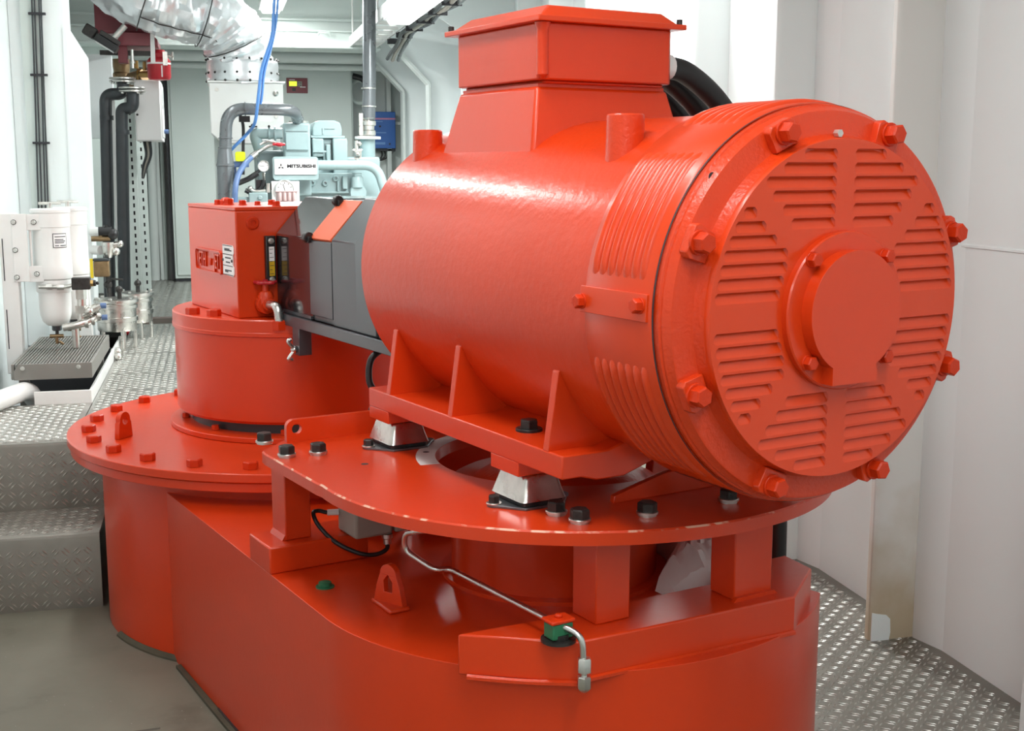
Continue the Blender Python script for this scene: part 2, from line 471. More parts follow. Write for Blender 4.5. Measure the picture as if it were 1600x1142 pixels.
# red pipe in the dark gap between the tread plates
mb = MB().tube(bend([(-0.60,8.30,0.44),(-0.35,8.30,0.44),(-0.25,8.25,0.44),(0.6,8.25,0.44)],0.05),0.02,10)
solo('drain_pipe', mb, redvalve, 'red pipe lying in the dark gap between walkway plates', 'pipe', (0,8.28,0.42))
# steps
st = thing('steps', 'two tread plate steps left of the orange thruster base leading to walkway', 'steps', (-0.8,4.4,0))
mb = MB().prism([(4.30,0.0),(4.30,0.250),(4.305,0.260),(4.315,0.264),(4.66,0.264),(4.66,0.258),(4.318,0.258),(4.306,0.25),(4.306,0.0)], 'x', -1.045, -0.432)
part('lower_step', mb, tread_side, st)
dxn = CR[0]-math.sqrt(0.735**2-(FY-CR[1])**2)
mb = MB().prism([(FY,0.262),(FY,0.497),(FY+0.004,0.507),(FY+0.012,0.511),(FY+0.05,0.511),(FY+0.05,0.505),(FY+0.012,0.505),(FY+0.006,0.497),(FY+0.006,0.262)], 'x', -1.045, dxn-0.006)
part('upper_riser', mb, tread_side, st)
mb = MB()
lugs(mb, (0,4.30,0), (1,0,0), (0,0,1), (0,-1,0), None, -1.03, -0.438, 0.004, 0.255, 0.036, 0.031, 0.0065, 0.002)
lugs(mb, (0,0,0.264), (1,0,0), (0,1,0), (0,0,1), None, -1.03, -0.438, 4.32, 4.645, 0.036, 0.031, 0.0065, 0.002)
lugs(mb, (0,FY,0), (1,0,0), (0,0,1), (0,-1,0), None, -1.03, dxn-0.012, 0.268, 0.50, 0.036, 0.031, 0.0065, 0.002)
part('tread_lug', mb, lug_side, st, kind='stuff', smooth=0)

# right wall: plate with stiffener frames, continuing past the camera
WX = 2.157
wr = struct('wall_right', MB().box(WX, WX+0.12, -3.2, 12.0, -0.05, 2.95), white)
FR_Y = [-1.44, -0.63, 0.18, 0.98, 1.79, 2.60, 3.39, 4.21, 5.0, 5.79, 6.58, 7.37, 8.16]
for fy in FR_Y:
    m = stain_m if abs(fy-3.39) < 0.01 else white
    mb = MB().prism([(WX,fy),(1.990,fy-0.004),(1.974,fy+0.004),(1.974,fy+0.028),(WX,fy+0.034)], 'z', 0.0 if fy < 4.6 else 0.42, 2.85)
    part('frame', mb, m, wr, 0.003)
    # sloping strip between each frame and the wall plate
    mb = MB().prism([(WX+0.01,fy),(WX-0.028,fy),(WX-0.030,fy-0.008),(WX,fy-0.13),(WX+0.01,fy-0.13)], 'z', 0.0 if fy < 4.6 else 0.42, 2.85)
    part('strip', mb, white, wr)
mb = MB().prism([(1.98,0.002),(2.042,0.004),(2.046,0.03),(2.043,0.075),(2.03,0.088),(1.98,0.098)], 'y', 3.3825, 3.3885)
part('paint_patch', mb, white, wr)
mb = MB().tube([(WX, -3.0, 1.268),(WX, 3.35, 1.268)], 0.006, 6)
part('weld_seam', mb, white, wr)

# left wall, back wall, front wall, ceiling
wl = struct('wall_left', MB().box(-1.17, -1.05, -3.2, 12.0, -0.05, 2.95), white)
mb = MB().prism([(-1.05,0.51),(-0.69,0.51),(-0.672,2.10),(-0.76,2.25),(-0.76,2.85),(-1.05,2.85)], 'y', 7.25, 7.52)
part('column', mb, white, wl, 0.006)
mb = MB().prism([(-0.775,2.24),(-0.755,2.25),(-0.775,0.9),(-0.785,0.9)], 'y', 7.244, 7.25)
part('corner_bead', mb, white, wl)
mb = MB().box(-1.05,-0.66,10.2,10.3,0.51,2.85).box(-1.05,-0.80,10.3,11.38,2.3,2.85)
part('panel', mb, greygreen, wl, 0.004)
mb = MB().box(-1.02,-0.70,9.60,9.66,1.70,2.30)
part('sheet_cover', mb, white, wl, 0.004)
wb = struct('wall_back', MB().box(-1.17, 2.28, 11.40, 11.52, -0.05, 2.95), backwall)
for (x0, x1, z0, z1, d) in ((-0.50,-0.47,0.51,2.6,0.10),(-0.62,-0.60,0.51,2.6,0.08),(1.52,1.56,0.51,2.4,0.12),(1.36,1.39,0.51,2.2,0.05)):
    part('stiffener', MB().box(x0,x1,11.40-d,11.40,z0,z1), backwall, wb, 0.003)
struct('wall_front', MB().box(-1.17, 2.28, -3.3, -3.2, -0.05, 2.95), white)
ce = struct('ceiling', MB().box(-1.17, 2.28, -3.3, 11.5, 2.85, 2.97), white)
for by in (1.2, 2.9, 5.3, 7.4):
    part('beam', MB().box(-1.05, 2.157, by, by+0.03, 2.70, 2.85).box(-1.05,2.157,by-0.05,by+0.08,2.69,2.705), white, ce, 0.003)
# deep stepped beam in front of the back wall with conduits below
mb = MB().box(-1.05,1.30,10.0,10.25,2.53,2.84).box(-1.05,1.30,9.97,10.28,2.42,2.535).box(-1.05,1.30,9.93,10.30,2.405,2.425)
part('deep_beam', mb, greygreen, ce, 0.005)
part('deep_beam_flange', MB().box(-1.05,1.30,9.94,9.965,2.53,2.545).box(-1.05,1.30,9.94,9.965,2.612,2.63), greygreen, ce, 0.002)
for hx in (0.40, 0.81):
    part('lifting_lug', MB().tube(bend([(hx,9.92,2.50),(hx+0.01,9.90,2.52),(hx+0.09,9.90,2.52),(hx+0.10,9.92,2.50)],0.01),0.008,8), greygreen, ce)
for (cz, cy, cr_) in ((2.40,10.7,0.05),(2.33,10.85,0.025)):
    mb = MB().cyl((-1.0,cy,cz),(1.45,cy,cz),cr_,14)
    solo('ceiling_pipe', mb, backwall, 'thick grey pipe running below the stepped ceiling beam' if cr_ > 0.04 else 'thin grey pipe just above the tall grey cabinet', 'pipe', (0.2,cy,cz))
# knee frames on the right at the far end
for k, (fy, dx) in enumerate(((9.55, 0.0), (10.55, 0.05))):
    mb = MB().prism([(1.62-dx,0.5),(1.80,0.5),(2.157,0.5),(2.157,2.85),(1.20,2.85),(1.20,2.55),(1.33-dx,2.42),(1.62-dx,2.12)], 'y', fy, fy+0.03)
    part('knee_frame', mb, white, wr, 0.003)
    mb = MB().prism([(1.60-dx,0.5),(1.622-dx,0.5),(1.622-dx,2.128),(1.335-dx,2.428),(1.315-dx,2.412),(1.60-dx,2.115)], 'y', fy-0.05, fy+0.08)
    part('knee_flange', mb, backwall, wr, 0.003)
mb = MB().prism([(1.76,0.5),(2.157,0.5),(2.157,2.85),(1.50,2.85),(1.50,2.62),(1.76,2.45)], 'y', 9.0, 9.03)
part('knee_frame', mb, white, wr, 0.003)
# ceiling lamps and the unseen fill lamps added near the camera
for i, (lx, ly, lz, ll, lp) in enumerate(LAMPS):
    lab = ['long fluorescent ceiling lamp above the left walkway by the steps', 'added unseen fill lamp over the lower deck behind the camera position, right one',
           'added unseen fill lamp behind the camera near the left wall', 'bright fluorescent lamp by the cable ladder above the motor terminal box',
           'fluorescent ceiling lamp in front of the stepped beam at the far end', 'fluorescent ceiling lamp above the left column', 'fluorescent ceiling lamp close to the ribbed white wall behind the terminal box', 'added unseen fill lamp between the camera position and the motor'][i]
    t = thing('ceiling_or_fill_lamp', lab, 'lamp', (lx, ly, lz))
    mb = MB().prism([(-0.09,0.0),(-0.09,0.045),(-0.05,0.075),(0.05,0.075),(0.09,0.045),(0.09,0.0)], 'y', -ll/2-0.03, ll/2+0.03)
    mb.v = [v + Vector((lx,ly,lz)) for v in mb.v]
    part('housing', mb, white, t, 0.003)
    mb = MB().prism([(-0.075,0.0),(-0.06,-0.025),(0.06,-0.025),(0.075,0.0)], 'y', -ll/2, ll/2)
    mb.v = [v + Vector((lx,ly,lz)) for v in mb.v]
    part('diffuser', mb, lampmat, t, 0.002)
    part('hanger', MB().cyl((lx,ly-ll*0.35,lz+0.07),(lx,ly-ll*0.35,2.85),0.008,8).cyl((lx,ly+ll*0.35,lz+0.07),(lx,ly+ll*0.35,2.85),0.008,8), white, t)

# ================================================================ THRUSTER (frame T)
AX, AZ = 1.597, 1.253     # motor axis
# ---- base
tb = thing('thruster_base', 'orange-red welded thruster base with rounded ends and a bolted round rear flange', 'machine base', (AX, 3.2, 0), 'T')
BF = (AX, 2.41); BR = (1.58, 3.98)
r1 = 0.614
poly = circ(BF[0], BF[1], r1, 40, PI, R(314), True) + [(1.99,2.12),(1.965,2.4),(1.965, 4.1), (AX-r1, 4.1)]
part('housing', MB().prism(poly, 'z', 0.0, 0.529), [red], tb, 0.005)
part('base_seal', MB().prism(circ(BF[0], BF[1], r1+0.006, 40, PI, R(315), True) + [(1.99, 3.2), (AX-r1-0.006, 3.2)], 'z', 0.0, 0.012), rubber, tb, label='black sealing strip at the foot')
mb = MB().lathe([(0.705,0.0005),(0.704,0.006),(0.691,0.016)], 40, 'z', (BR[0],BR[1],0), a0=R(185), a1=R(217))
mb.prism([(AX-r1-0.020,3.1),(AX-r1-0.001,3.1),(AX-r1-0.001,3.56),(AX-r1-0.016,3.56)], 'z', 0.0005, 0.010)
mb.prism([(AX-r1-0.014,2.55),(AX-r1-0.001,2.55),(AX-r1-0.001,3.1),(AX-r1-0.020,3.1)], 'z', 0.0005, 0.010)
part('sealant_bead', mb, grime, tb, kind='stuff', label='grimy olive sealant along the foot')
part('rear_drum', MB().lathe([(0.69,0.0),(0.69,0.576)], 72, 'z', (BR[0],BR[1],0)), red, tb)
part('lower_flange', MB().lathe([(0.30,0.5755),(0.785,0.5755),(0.785,0.603)], 96, 'z', (BR[0],BR[1],0)), red, tb, 0.002)
part('upper_flange', MB().lathe([(0.795,0.6055),(0.795,0.632),(0.30,0.635)], 96, 'z', (BR[0],BR[1],0)), red, tb, 0.003)
for k in range(26):
    a = R(179.5 - k*360/26)
    inst('bolt', B_RED20, tb, (BR[0]+0.725*math.cos(a), BR[1]+0.725*math.sin(a), 0.633), Euler((0,0,rnd.random()*6)))
part('flange_ring', MB().lathe([(0.455,0.635),(0.455,0.652),(0.44,0.655),(0.20,0.655)], 64, 'z', (1.585,4.02,0)), red, tb, 0.002)
# lifting lug on the flange
mb = MB().prism([(-0.035,0.0),(0.035,0.0),(0.03,0.05)]+circ(0,0.06,0.026,10,R(-10),R(190),True)+[(-0.03,0.05)], 'y', -0.009, 0.009, [circ(0,0.055,0.012,12)], M=Matrix.Translation((0.952,4.0,0.633)) @ Matrix.Rotation(R(38),4,'Z'))
part('lifting_lug', mb, red, tb, 0.002)
# lifting eye, plug and small fittings on the base deck
mb = MB().prism([(-0.045,0.0),(0.045,0.0),(0.034,0.05)]+circ(0,0.075,0.024,10,R(0),R(180),True)+[(-0.034,0.05)], 'y', -0.008, 0.008, [[(-0.012,0.035),(0.012,0.035),(0.013,0.06),(0.0,0.075),(-0.013,0.06)]], M=Matrix.Translation((1.136,2.40,0.529)) @ Matrix.Rotation(R(-68),4,'Z'))
part('lifting_eye', mb, red, tb, 0.002)
mb = MB().cbox((1.136,2.40,0.534),(0.05,0.10,0.010),M=None)
part('weld_pad', mb, red, tb, 0.004)
part('plug', MB().lathe([(0.022,0.529),(0.022,0.532),(0.015,0.533),(0.015,0.541),(0.010,0.543)],14,'z',(1.061,2.596,0)), green, tb, label='small dark green plug')
part('reflection_blocker', MB().box(1.28,1.435,2.93,2.96,0.528,0.785), red, tb, 0.002)  # unseen plates added to block the white wall's reflection on the deck
part('reflection_blocker', MB().box(1.475,1.96,2.93,2.96,0.528,0.785), red, tb, 0.002)
part('deck_drum', MB().lathe([(0.275,0.529),(0.275,0.538),(0.25,0.540),(0.25,0.755),(0.23,0.765)], 56, 'z', (AX,2.44,0)), red, tb)
mb = MB().box(0.981,1.24,2.743,2.888,0.529,0.596)
part('leg_block', mb, red, tb, 0.004)
poly = [(1.09,2.005),(1.268,1.85),(1.80,1.822),(1.965,1.94),(1.98,2.04),(1.80,2.04),(1.76,1.975),(1.26,1.988)]
part('front_leg_block', MB().prism(poly, 'z', 0.522, 0.606), red, tb, 0.004)
mb = MB().tube(spline([(1.10,1.985,0.523),(1.18,1.92,0.520),(1.265,1.848,0.523)],8), 0.006, 6).tube([(1.27,1.848,0.527),(1.80,1.82,0.527)],0.006,6)
part('weld_bead', mb, red_cast, tb)
# dark hanging bracket and valve on the deck drum
mb = MB().prism([(-0.05,0.80),(0.05,0.80),(0.06,0.69),(0.03,0.62),(-0.03,0.62),(-0.06,0.69)], 'y', 0, 0.03, M=Matrix.Translation((1.92,2.40,0)))
part('bracket', mb, red, tb, 0.003)
mb = MB().cyl((1.24,2.46,0.70),(1.37,2.44,0.70),0.022,12).cyl((1.27,2.45,0.70),(1.27,2.45,0.735),0.014,10).lathe([(0.032,0),(0.032,0.012)],12,'x',(1.335,2.445,0.70)).lathe([(0.03,0),(0.03,0.02)],6,'x',(1.255,2.455,0.70))
part('port_fitting', mb, red_cast, tb)

# ---- gear pedestal
gp = thing('gear_pedestal', 'orange-red round pedestal drum between the bolted flange and the gearbox', 'pedestal', (1.585, 4.02, 0.655), 'T')
part('drum', MB().lathe([(0.30,0.655),(0.30,0.69),(0.42,0.69),(0.430,0.70),(0.430,0.975),(0.436,0.98),(0.436,1.022),(0.432,1.026),(0.1,1.026)], 96, 'z', (1.585,4.02,0)), red, gp)
part('joint_band', MB().lathe([(0.4305,0.970),(0.4375,0.973),(0.4375,0.984),(0.4345,0.987)], 96, 'z', (1.585,4.02,0), close=True), red, gp)
part('neck', MB().lathe([(0.385,0.655),(0.385,0.692)], 64, 'z', (1.585,4.02,0)), pipedark, gp)
for k in range(10):
    a = R(-157 - 0 + k*36)
    inst('bolt', B_RED14, gp, (1.585+0.405*math.cos(a), 4.02+0.405*math.sin(a), 0.656))
for (bx, by) in ((1.165,3.955),(1.225,3.872),(1.504,3.640),(1.70,3.66),(1.9,3.8),(1.98,4.1)):
    d = math.hypot(bx-1.585, by-4.02); k = min(1, 0.408/d)
    inst('bolt', B_RED20, gp, (1.585+(bx-1.585)*k, 4.02+(by-4.02)*k, 1.0255), Euler((0,0,rnd.random()*6)))

# ---- gearbox
GX0, GX1, GY0, GY1, GZ0, GZ1 = 1.267, 1.90, 3.755, 4.25, 1.026, 1.375
gb = thing('gearbox', 'orange-red rectangular gearbox housing with an embossed emblem and oil gauge', 'gearbox', (1.58, 4.0, 1.026), 'T')
part('body', MB().box(GX0,GX1,GY0,GY1,GZ0,GZ1-0.012), red_sheet, gb, 0.004)
part('cover', MB().box(GX0,GX1,GY0,GY1,GZ1-0.0115,GZ1), red_sheet, gb, 0.002)
for (bx, by, s) in ((1.31,4.05,1),(1.33,4.0,1.3),(1.36,3.95,1),(1.40,3.92,.8),(1.42,3.80,1),(1.46,3.95,1)):
    o = inst('bolt', B_RED14, gb, (bx, by, GZ1)); o.scale = (s,s,s)
part('cover_cap', MB().lathe([(0.02,GZ1),(0.02,GZ1+0.012),(0.012,GZ1+0.022),(0.005,GZ1+0.024)],16,'z',(1.33,4.03,0)), red_bolt, gb)
# embossed emblem: raised rim round sunken letters
ML = Matrix.Translation((GX0,4.03,1.192)) @ Matrix(((0,0,-1,0),(-1,0,0,0),(0,1,0,0),(0,0,0,1)))   # plate u -> -y, v -> z, out -> -x
pl = [(u,v) for u,v in rrect(-0.133,0.137,-0.038,0.038,0.012)]
inn = [(u,v) for u,v in rrect(-0.128,0.133,-0.033,0.033,0.010)]
em = part('emblem_plate', MB().prism(pl, 'z', -0.001, 0.008, [list(reversed(inn))], M=ML), red_cast, gb)
def text_on(parent, s, size, depth, M, m, name='lettering', sx=1.0, bold=0.0):
    me = text_mesh(s, size, depth, bold)
    fr, base = INFO[parent.name]
    for v in me.vertices:
        v.co = (M @ Vector((v.co.x*sx, v.co.y, v.co.z + depth))) - base
    me.materials.clear(); me.materials.append(m)
    o = bpy.data.objects.new(name, me); C.objects.link(o); o.parent = parent
    INFO[o.name] = (fr, base)
    return o
text_on(em, 'VETH', 0.072, 0.003, ML @ Matrix.Translation((-0.072,0.0,0)), red_sheet, sx=0.55)
text_on(em, 'JET', 0.072, 0.003, ML @ Matrix.Translation((0.088,0.0,0)), red_sheet, sx=0.55)
mb = MB()
for k in (0,1):
    mb.prism([(0.002+k*0.014,-0.014),(0.009+k*0.014,-0.014),(0.015+k*0.014,0.008),(0.008+k*0.014,0.008)],'z',0,0.0062,M=ML)
part('emblem_mark', mb, red_cast, em)
# rating plates
MR = Matrix.Translation((GX0,3.832,1.207)) @ Matrix(((0,0,-1,0),(-1,0,0,0),(0,1,0,0),(0,0,0,1)))
rp = part('rating_plate', MB().prism([(-0.05,-0.048),(0.045,-0.052),(0.055,-0.044),(0.055,-0.024),(0.046,-0.015),(0.046,0.013),(0.055,0.022),(0.055,0.038),(0.045,0.047),(-0.05,0.047)],'z',0.0,0.003,M=MR), plate_w, gb)
mb = MB()
for (v, a, b) in ((0.030,-0.030,0.038),(0.034,-0.030,0.02),(0.006,-0.026,0.030),(-0.008,-0.020,0.022),(-0.034,-0.030,0.034),(-0.038,-0.030,0.0)):
    mb.box(a,b,v-0.0022,v+0.0022,0.0029,0.0036,M=MR)
for v in (0.017,-0.019,0.045,-0.048): mb.box(-0.048,0.045,v-0.0012,v+0.0012,0.0029,0.0036,M=MR)
part('print_line', mb, ink, rp)
for u in (-0.046,0.040):
    part('rivet', MB().lathe([(0.005,0.003),(0.005,0.005),(0.001,0.007)],10,'z',M=MR@Matrix.Translation((u,-0.002,0))), black, rp)
# round plug, oil gauge and drain valve on the front face
part('round_plug', MB().lathe([(0.021,GY0),(0.021,GY0-0.004),(0.017,GY0-0.008),(0.009,GY0-0.008),(0.009,GY0-0.003)],20,'y',(1.322,0,1.325)), red_bolt, gb)
og = part('oil_gauge', MB().box(1.357,1.390,GY0-0.020,GY0,1.132,1.284), black, gb, 0.003, label='black framed oil level gauge')
part('gauge_scale', MB().box(1.366,1.383,GY0-0.0225,GY0-0.019,1.205,1.250), plate_w, og)
part('oil_window', MB().box(1.366,1.383,GY0-0.0225,GY0-0.019,1.158,1.2045), amber, og)
mb = MB()
for k in range(7): mb.box(1.367,1.375 if k%2 else 1.380,GY0-0.0232,GY0-0.022,1.164+k*0.013,1.1655+k*0.013)
part('gauge_mark', mb, ink, og)
for z in (1.268, 1.146):
    inst('bolt', B_SMALL, og, (1.374, GY0-0.020, z), dirmat((0,-1,0)))
# valve
dv = part('drain_valve', MB().cyl((1.352,GY0,1.070),(1.352,GY0-0.05,1.070),0.020,16).lathe([(0.030,0),(0.032,0.006),(0.032,0.024),(0.028,0.03)],16,'y',(1.350,GY0-0.035,1.070)).lathe([(0.024,1.070),(0.026,1.095),(0.018,1.110),(0.011,1.112),(0.010,1.135)],16,'z',(1.350,GY0-0.022,0)), red_cast, gb, label='red drain valve with a steel spout')
mb = MB()
ringp = [(1.350+0.030*(1+0.14*math.cos(5*t))*math.cos(t), GY0-0.022+0.030*(1+0.14*math.cos(5*t))*math.sin(t), 1.139) for t in [2*PI*i/40 for i in range(41)]]
mb.tube(ringp, 0.0055, 8, cap=False).lathe([(0.009,1.130),(0.009,1.147),(0.004,1.149)],12,'z',(1.350,GY0-0.022,0))
for k in range(5):
    a = 2*PI*k/5
    mb.cyl((1.350,GY0-0.022,1.139),(1.350+0.03*math.cos(a),GY0-0.022+0.03*math.sin(a),1.139),0.004,6)
part('hand_wheel', mb, redvalve, dv)
part('spout', MB().tube(bend([(1.352,GY0-0.05,1.070),(1.360,GY0-0.095,1.070),(1.364,GY0-0.10,1.02)],0.04,8),0.0145,14), steel, dv, label='bare steel spout')
part('spout_nut', MB().lathe([(0.023,0.995),(0.023,1.022),(0.018,1.024)],6,'z',(1.364,GY0-0.10,0)), red_bolt, dv)

# ---- coupling guard
cg = thing('coupling_guard', 'dark grey sheet metal coupling guard with an orange hatch between gearbox and motor', 'guard', (1.597, 3.3, 1.03), 'T')
XG = 1.395
def gsec(dx=0.0):   # section of the guard (x,z), symmetrical about the axis
    a = [(XG-dx,1.045),(XG-dx,1.288+dx),(1.50-dx*0.5,1.405+dx),(AX*2-1.50+dx*0.5,1.405+dx),(AX*2-XG+dx,1.288+dx),(AX*2-XG+dx,1.045)]
    return a
part('rear_cover', MB().prism(gsec(), 'y', 3.45, GY0-0.004), guard_dark, cg, 0.004, label='glossy black cover next to the gearbox')
part('hatch_cover', MB().prism([(XG-0.004,1.062),(XG-0.004,1.284),(XG+0.02,1.284),(XG+0.02,1.062)], 'y', 3.295, 3.462), guard, cg, 0.002)
part('middle_cover', MB().prism(gsec(-0.003), 'y', 3.25, 3.452), guard, cg, 0.002)
mb = MB().prism([(XG-0.003,1.291),(1.494,1.402),(1.500,1.396),(XG+0.005,1.283)], 'y', 3.305, 3.46)
part('orange_hatch', mb, orange, cg, 0.001, label='orange sloping hatch panel')
part('front_cover', MB().prism(gsec(0.004), 'y', 2.82, 3.292), guard, cg, 0.003)
mb = MB().prism([(XG-0.010,1.045),(XG-0.010,1.292),(1.485,1.42),(1.50,1.436),(1.69,1.436),(1.71,1.42),(1.80,1.29),(1.80,1.045)], 'y', 2.985, 3.12)
part('end_hood', mb, guard, cg, 0.006)
mb = MB().box(XG-0.012,1.44,3.0,3.72,1.010,1.040).box(XG-0.020,XG-0.008,2.85,3.72,1.012,1.046)
part('support_rail', mb, guard, cg, 0.002)
mb = MB().box(XG-0.020,XG-0.012,3.52,3.575,0.93,1.03).box(XG-0.020,XG+0.02,3.52,3.526,0.93,1.03)
part('bracket', mb, guard, cg, 0.001)
part('slot_strip', MB().box(XG-0.0042,XG,3.46,3.70,1.046,1.056), guard, cg)
for (yy, zz, xx) in ((3.452,1.398,1.482),(3.465,1.292,XG-0.006)):
    mb = MB().lathe([(0.016,-0.012),(0.018,0.0),(0.016,0.012)],12,'y',(xx,yy,zz)).cbox((xx+0.008,yy-0.012,zz-0.006),(0.03,0.02,0.018))
    part('latch', mb, black, cg, 0.002)
mb = MB().sphere((XG-0.026,3.548,0.946),0.012).tube(spline([(XG-0.03,3.545,0.95),(XG-0.045,3.55,0.972),(XG-0.035,3.552,0.978)],5),0.006,8).tube(spline([(XG-0.03,3.545,0.94),(XG-0.045,3.548,0.918),(XG-0.032,3.55,0.914)],5),0.006,8)
part('wing_nut', mb, steel, cg, label='bright wing nut')

# ---- motor table
mt = thing('motor_table', 'orange-red round-fronted motor table plate standing on square legs above the base', 'table', (AX, 2.5, 0.606), 'T')
HC = (AX, 2.41)
def outer_at(a):   # distance from hole centre to the outline in direction a
    dx, dy = math.cos(a), math.sin(a)
    best = 9
    # straight sides and back (with clipped corners)
    for (nx, ny, d) in ((-1,0,AX-0.99),(1,0,2.204-AX),(0,1,2.905-HC[1]),(-0.707,0.707,0.71),(0.707,0.707,0.71)):
        q = nx*dx + ny*dy
        if q > 1e-6: best = min(best, d/q)
    if dy < 0.2:
        cx, cy, rr = 0.0, 2.372-HC[1], 0.607
        b = -(dx*cx+dy*cy); c = cx*cx+cy*cy-rr*rr
        t = -b + math.sqrt(max(b*b-c,0))
        if dy < 0.05: best = min(best, t)
    return best
N = 160
out = []; inn = []
angs = sorted(set([2*PI*i/N for i in range(N)] + [math.atan2(0.495,-0.607), math.atan2(0.495,0.607)]))
for a in angs:
    r_ = outer_at(a)
    out.append((HC[0]+r_*math.cos(a), HC[1]+r_*math.sin(a))); inn.append((HC[0]+0.30*math.cos(a), HC[1]+0.30*math.sin(a)))
n = len(angs)
mb = MB()
def ins(p, d):
    v = Vector((p[0]-HC[0], p[1]-HC[1])); l = v.length
    v *= (l-d)/l; return (HC[0]+v.x, HC[1]+v.y)
top = [ins(p, 0.0035) for p in out]
vs = [(p[0],p[1],0.820) for p in top] + [(p[0],p[1],0.8165) for p in out] + [(p[0],p[1],0.792) for p in out] + [(p[0],p[1],0.792) for p in inn] + [(p[0],p[1],0.820) for p in inn]
fs = []; mi = []
for i in range(n):
    j = (i+1) % n
    for (a, b, m_) in ((0,1,1),(1,2,0),(2,3,0),(3,4,0),(4,0,0)):
        fs.append((a*n+i, a*n+j, b*n+j, b*n+i)); mi.append(m_)
mb.v = [Vector(v) for v in vs]; mb.f = [list(f_) for f_ in fs]; mb.m = mi
part('plate', mb, [red, red_worn], mt, smooth=30)
part('glare_arc', MB().lathe([(0.3015,0.819),(0.3015,0.8208),(0.345,0.8208),(0.349,0.8195)], 40, 'z', (HC[0],HC[1],0), a0=R(108), a1=R(168)), glare_paint, mt, label='painted lamp glare beside the round opening')  # pale arc painted as lamp glare on the plate
part('drilled_hole', MB().lathe([(0.008,0.8211),(0.0002,0.8212)],14,'z',(HC[0]+0.325*math.cos(R(146)),HC[1]+0.325*math.sin(R(146)),0)), ink, mt)
part('coupling', MB().lathe([(0.21,0.73),(0.21,0.765),(0.17,0.79),(0.08,0.79)], 24, 'z', (HC[0],HC[1],0)), red_cast, mt)
# legs
for (x0, x1, y0, y1, zb) in ((1.036,1.103,2.778,2.868,0.596),(1.345,1.428,1.902,1.985,0.606),(1.672,1.776,1.868,1.945,0.606),(1.90,1.965,2.62,2.70,0.529)):
    mb = MB().box(x0,x1,y0,y1,zb,0.792)
    part('leg', mb, red, mt, 0.003)
part('weld_fillet', MB().prism([(1.028,0.596),(1.038,0.596),(1.038,0.612)],'y',2.782,2.866), red, mt)
part('weld_fillet', MB().prism([(1.664,0.606),(1.784,0.606),(1.776,0.614),(1.672,0.614)],'y',1.858,1.868), red, mt)
mb = MB().prism([(1.345,0.792),(1.26,0.792),(1.345,0.772)],'y',1.925,1.955)
part('gusset', mb, red, mt, 0.001)
# rear upright
hole = circ(1.105, 0.853, 0.013, 16)
poly = [(1.078,0.820)] + circ(1.098,0.857,0.020,8,PI,PI/2,True) + [(2.12,0.877),(2.12,0.820)]
part('upright_plate', MB().prism(poly, 'y', 2.862, 2.878, [list(reversed(hole))]), red, mt, 0.0015)
# front upright
poly = [(1.445,0.820),(1.447,0.835),(1.58,0.868),(1.70,0.878),(2.02,0.878),(2.06,0.820)]
part('front_upright', MB().prism(poly, 'y', 1.985, 2.0), red, mt, 0.0015)
for (bx, by) in ((1.028,2.885),(1.024,2.722),(1.098,2.708),(1.310,1.910),(1.302,1.980),(1.452,1.882),(1.655,1.875),(1.792,1.845),(2.17,2.885),(2.17,2.72)):
    inst('bolt', B_DARK, mt, (bx, by, 0.820), Euler((0,0,rnd.random()*6)))
part('drilled_hole', MB().lathe([(0.009,0.8202),(0.0002,0.8203)],14,'z',(1.152,2.56,0)), ink, mt)

# ---- electric motor
em_ = thing('electric_motor', 'large orange-red electric motor with a louvred round end face on four foot pads', 'motor', (AX, 2.3, 0.886), 'T')
cen = (AX, 0, AZ)
part('body', MB().lathe([(0.10,2.80),(0.33,2.795),(0.345,2.78),(0.345,1.803),(0.30,1.803)], 128, 'y', cen), red_body, em_)
# louvred cover band, panels with embossed hoods
part('louver_band', MB().lathe([(0.33,1.800),(0.356,1.800),(0.358,1.797),(0.358,1.612),(0.355,1.608),(0.33,1.608)], 128, 'y', cen), red_sheet, em_)
def hood(a0, a1, yc, w=0.0095, h=0.0075, R0=0.3575, n=18):
    mb = MB(); vs = []; fs = []
    prof = [(-1.0,-0.2),(-0.75,0.45),(-0.35,0.92),(0.1,1.0),(0.55,0.72),(1.0,-0.2)]
    m = len(prof)
    for i in range(n+1):
        t = i/n
        e = min(1.0, min(t, 1-t)*n/2.2) ** 0.6 if 0 < t < 1 else 0.0
        a = a0 + (a1-a0)*t
        for (q, k) in prof:
            r_ = R0 + (h*k if k > 0 else -0.002)*e - (0.002 if e == 0 else 0)
            vs.append((AX + r_*math.cos(a), yc + w*q, AZ + r_*math.sin(a)))
    for i in range(n):
        for k in range(m-1):
            fs.append((i*m+k, i*m+k+1, (i+1)*m+k+1, (i+1)*m+k))
    return mb.add(vs, fs)
for (a0, a1) in ((62,118),(130,171),(193,236)):
    for k in range(7):
        part('louver', hood(R(a0), R(a1), 1.638 + k*0.0228), red_sheet, em_, smooth=60)
for k in range(7):      # open slots below
    part('slot', MB().lathe([(0.3582,1.634+k*0.0228),(0.3585,1.638+k*0.0228),(0.3582,1.642+k*0.0228)], 20, 'y', cen, a0=R(243), a1=R(296)), ink, em_)
# clamping strip with two bolts
mb = MB().lathe([(0.357,1.806),(0.3625,1.806),(0.3625,1.614),(0.357,1.614)], 8, 'y', cen, a0=R(173.8), a1=R(181.2), close=True)
strip = part('clamping_strip', mb, red_sheet, em_, 0.001)
for (yy, aa) in ((1.800, 178.2),(1.632, 177.0)):
    d = (math.cos(R(aa)), 0, math.sin(R(aa)))
    inst('bolt', B_RED14, strip, (AX+0.362*d[0], yy, AZ+0.362*d[2]), dirmat(d))
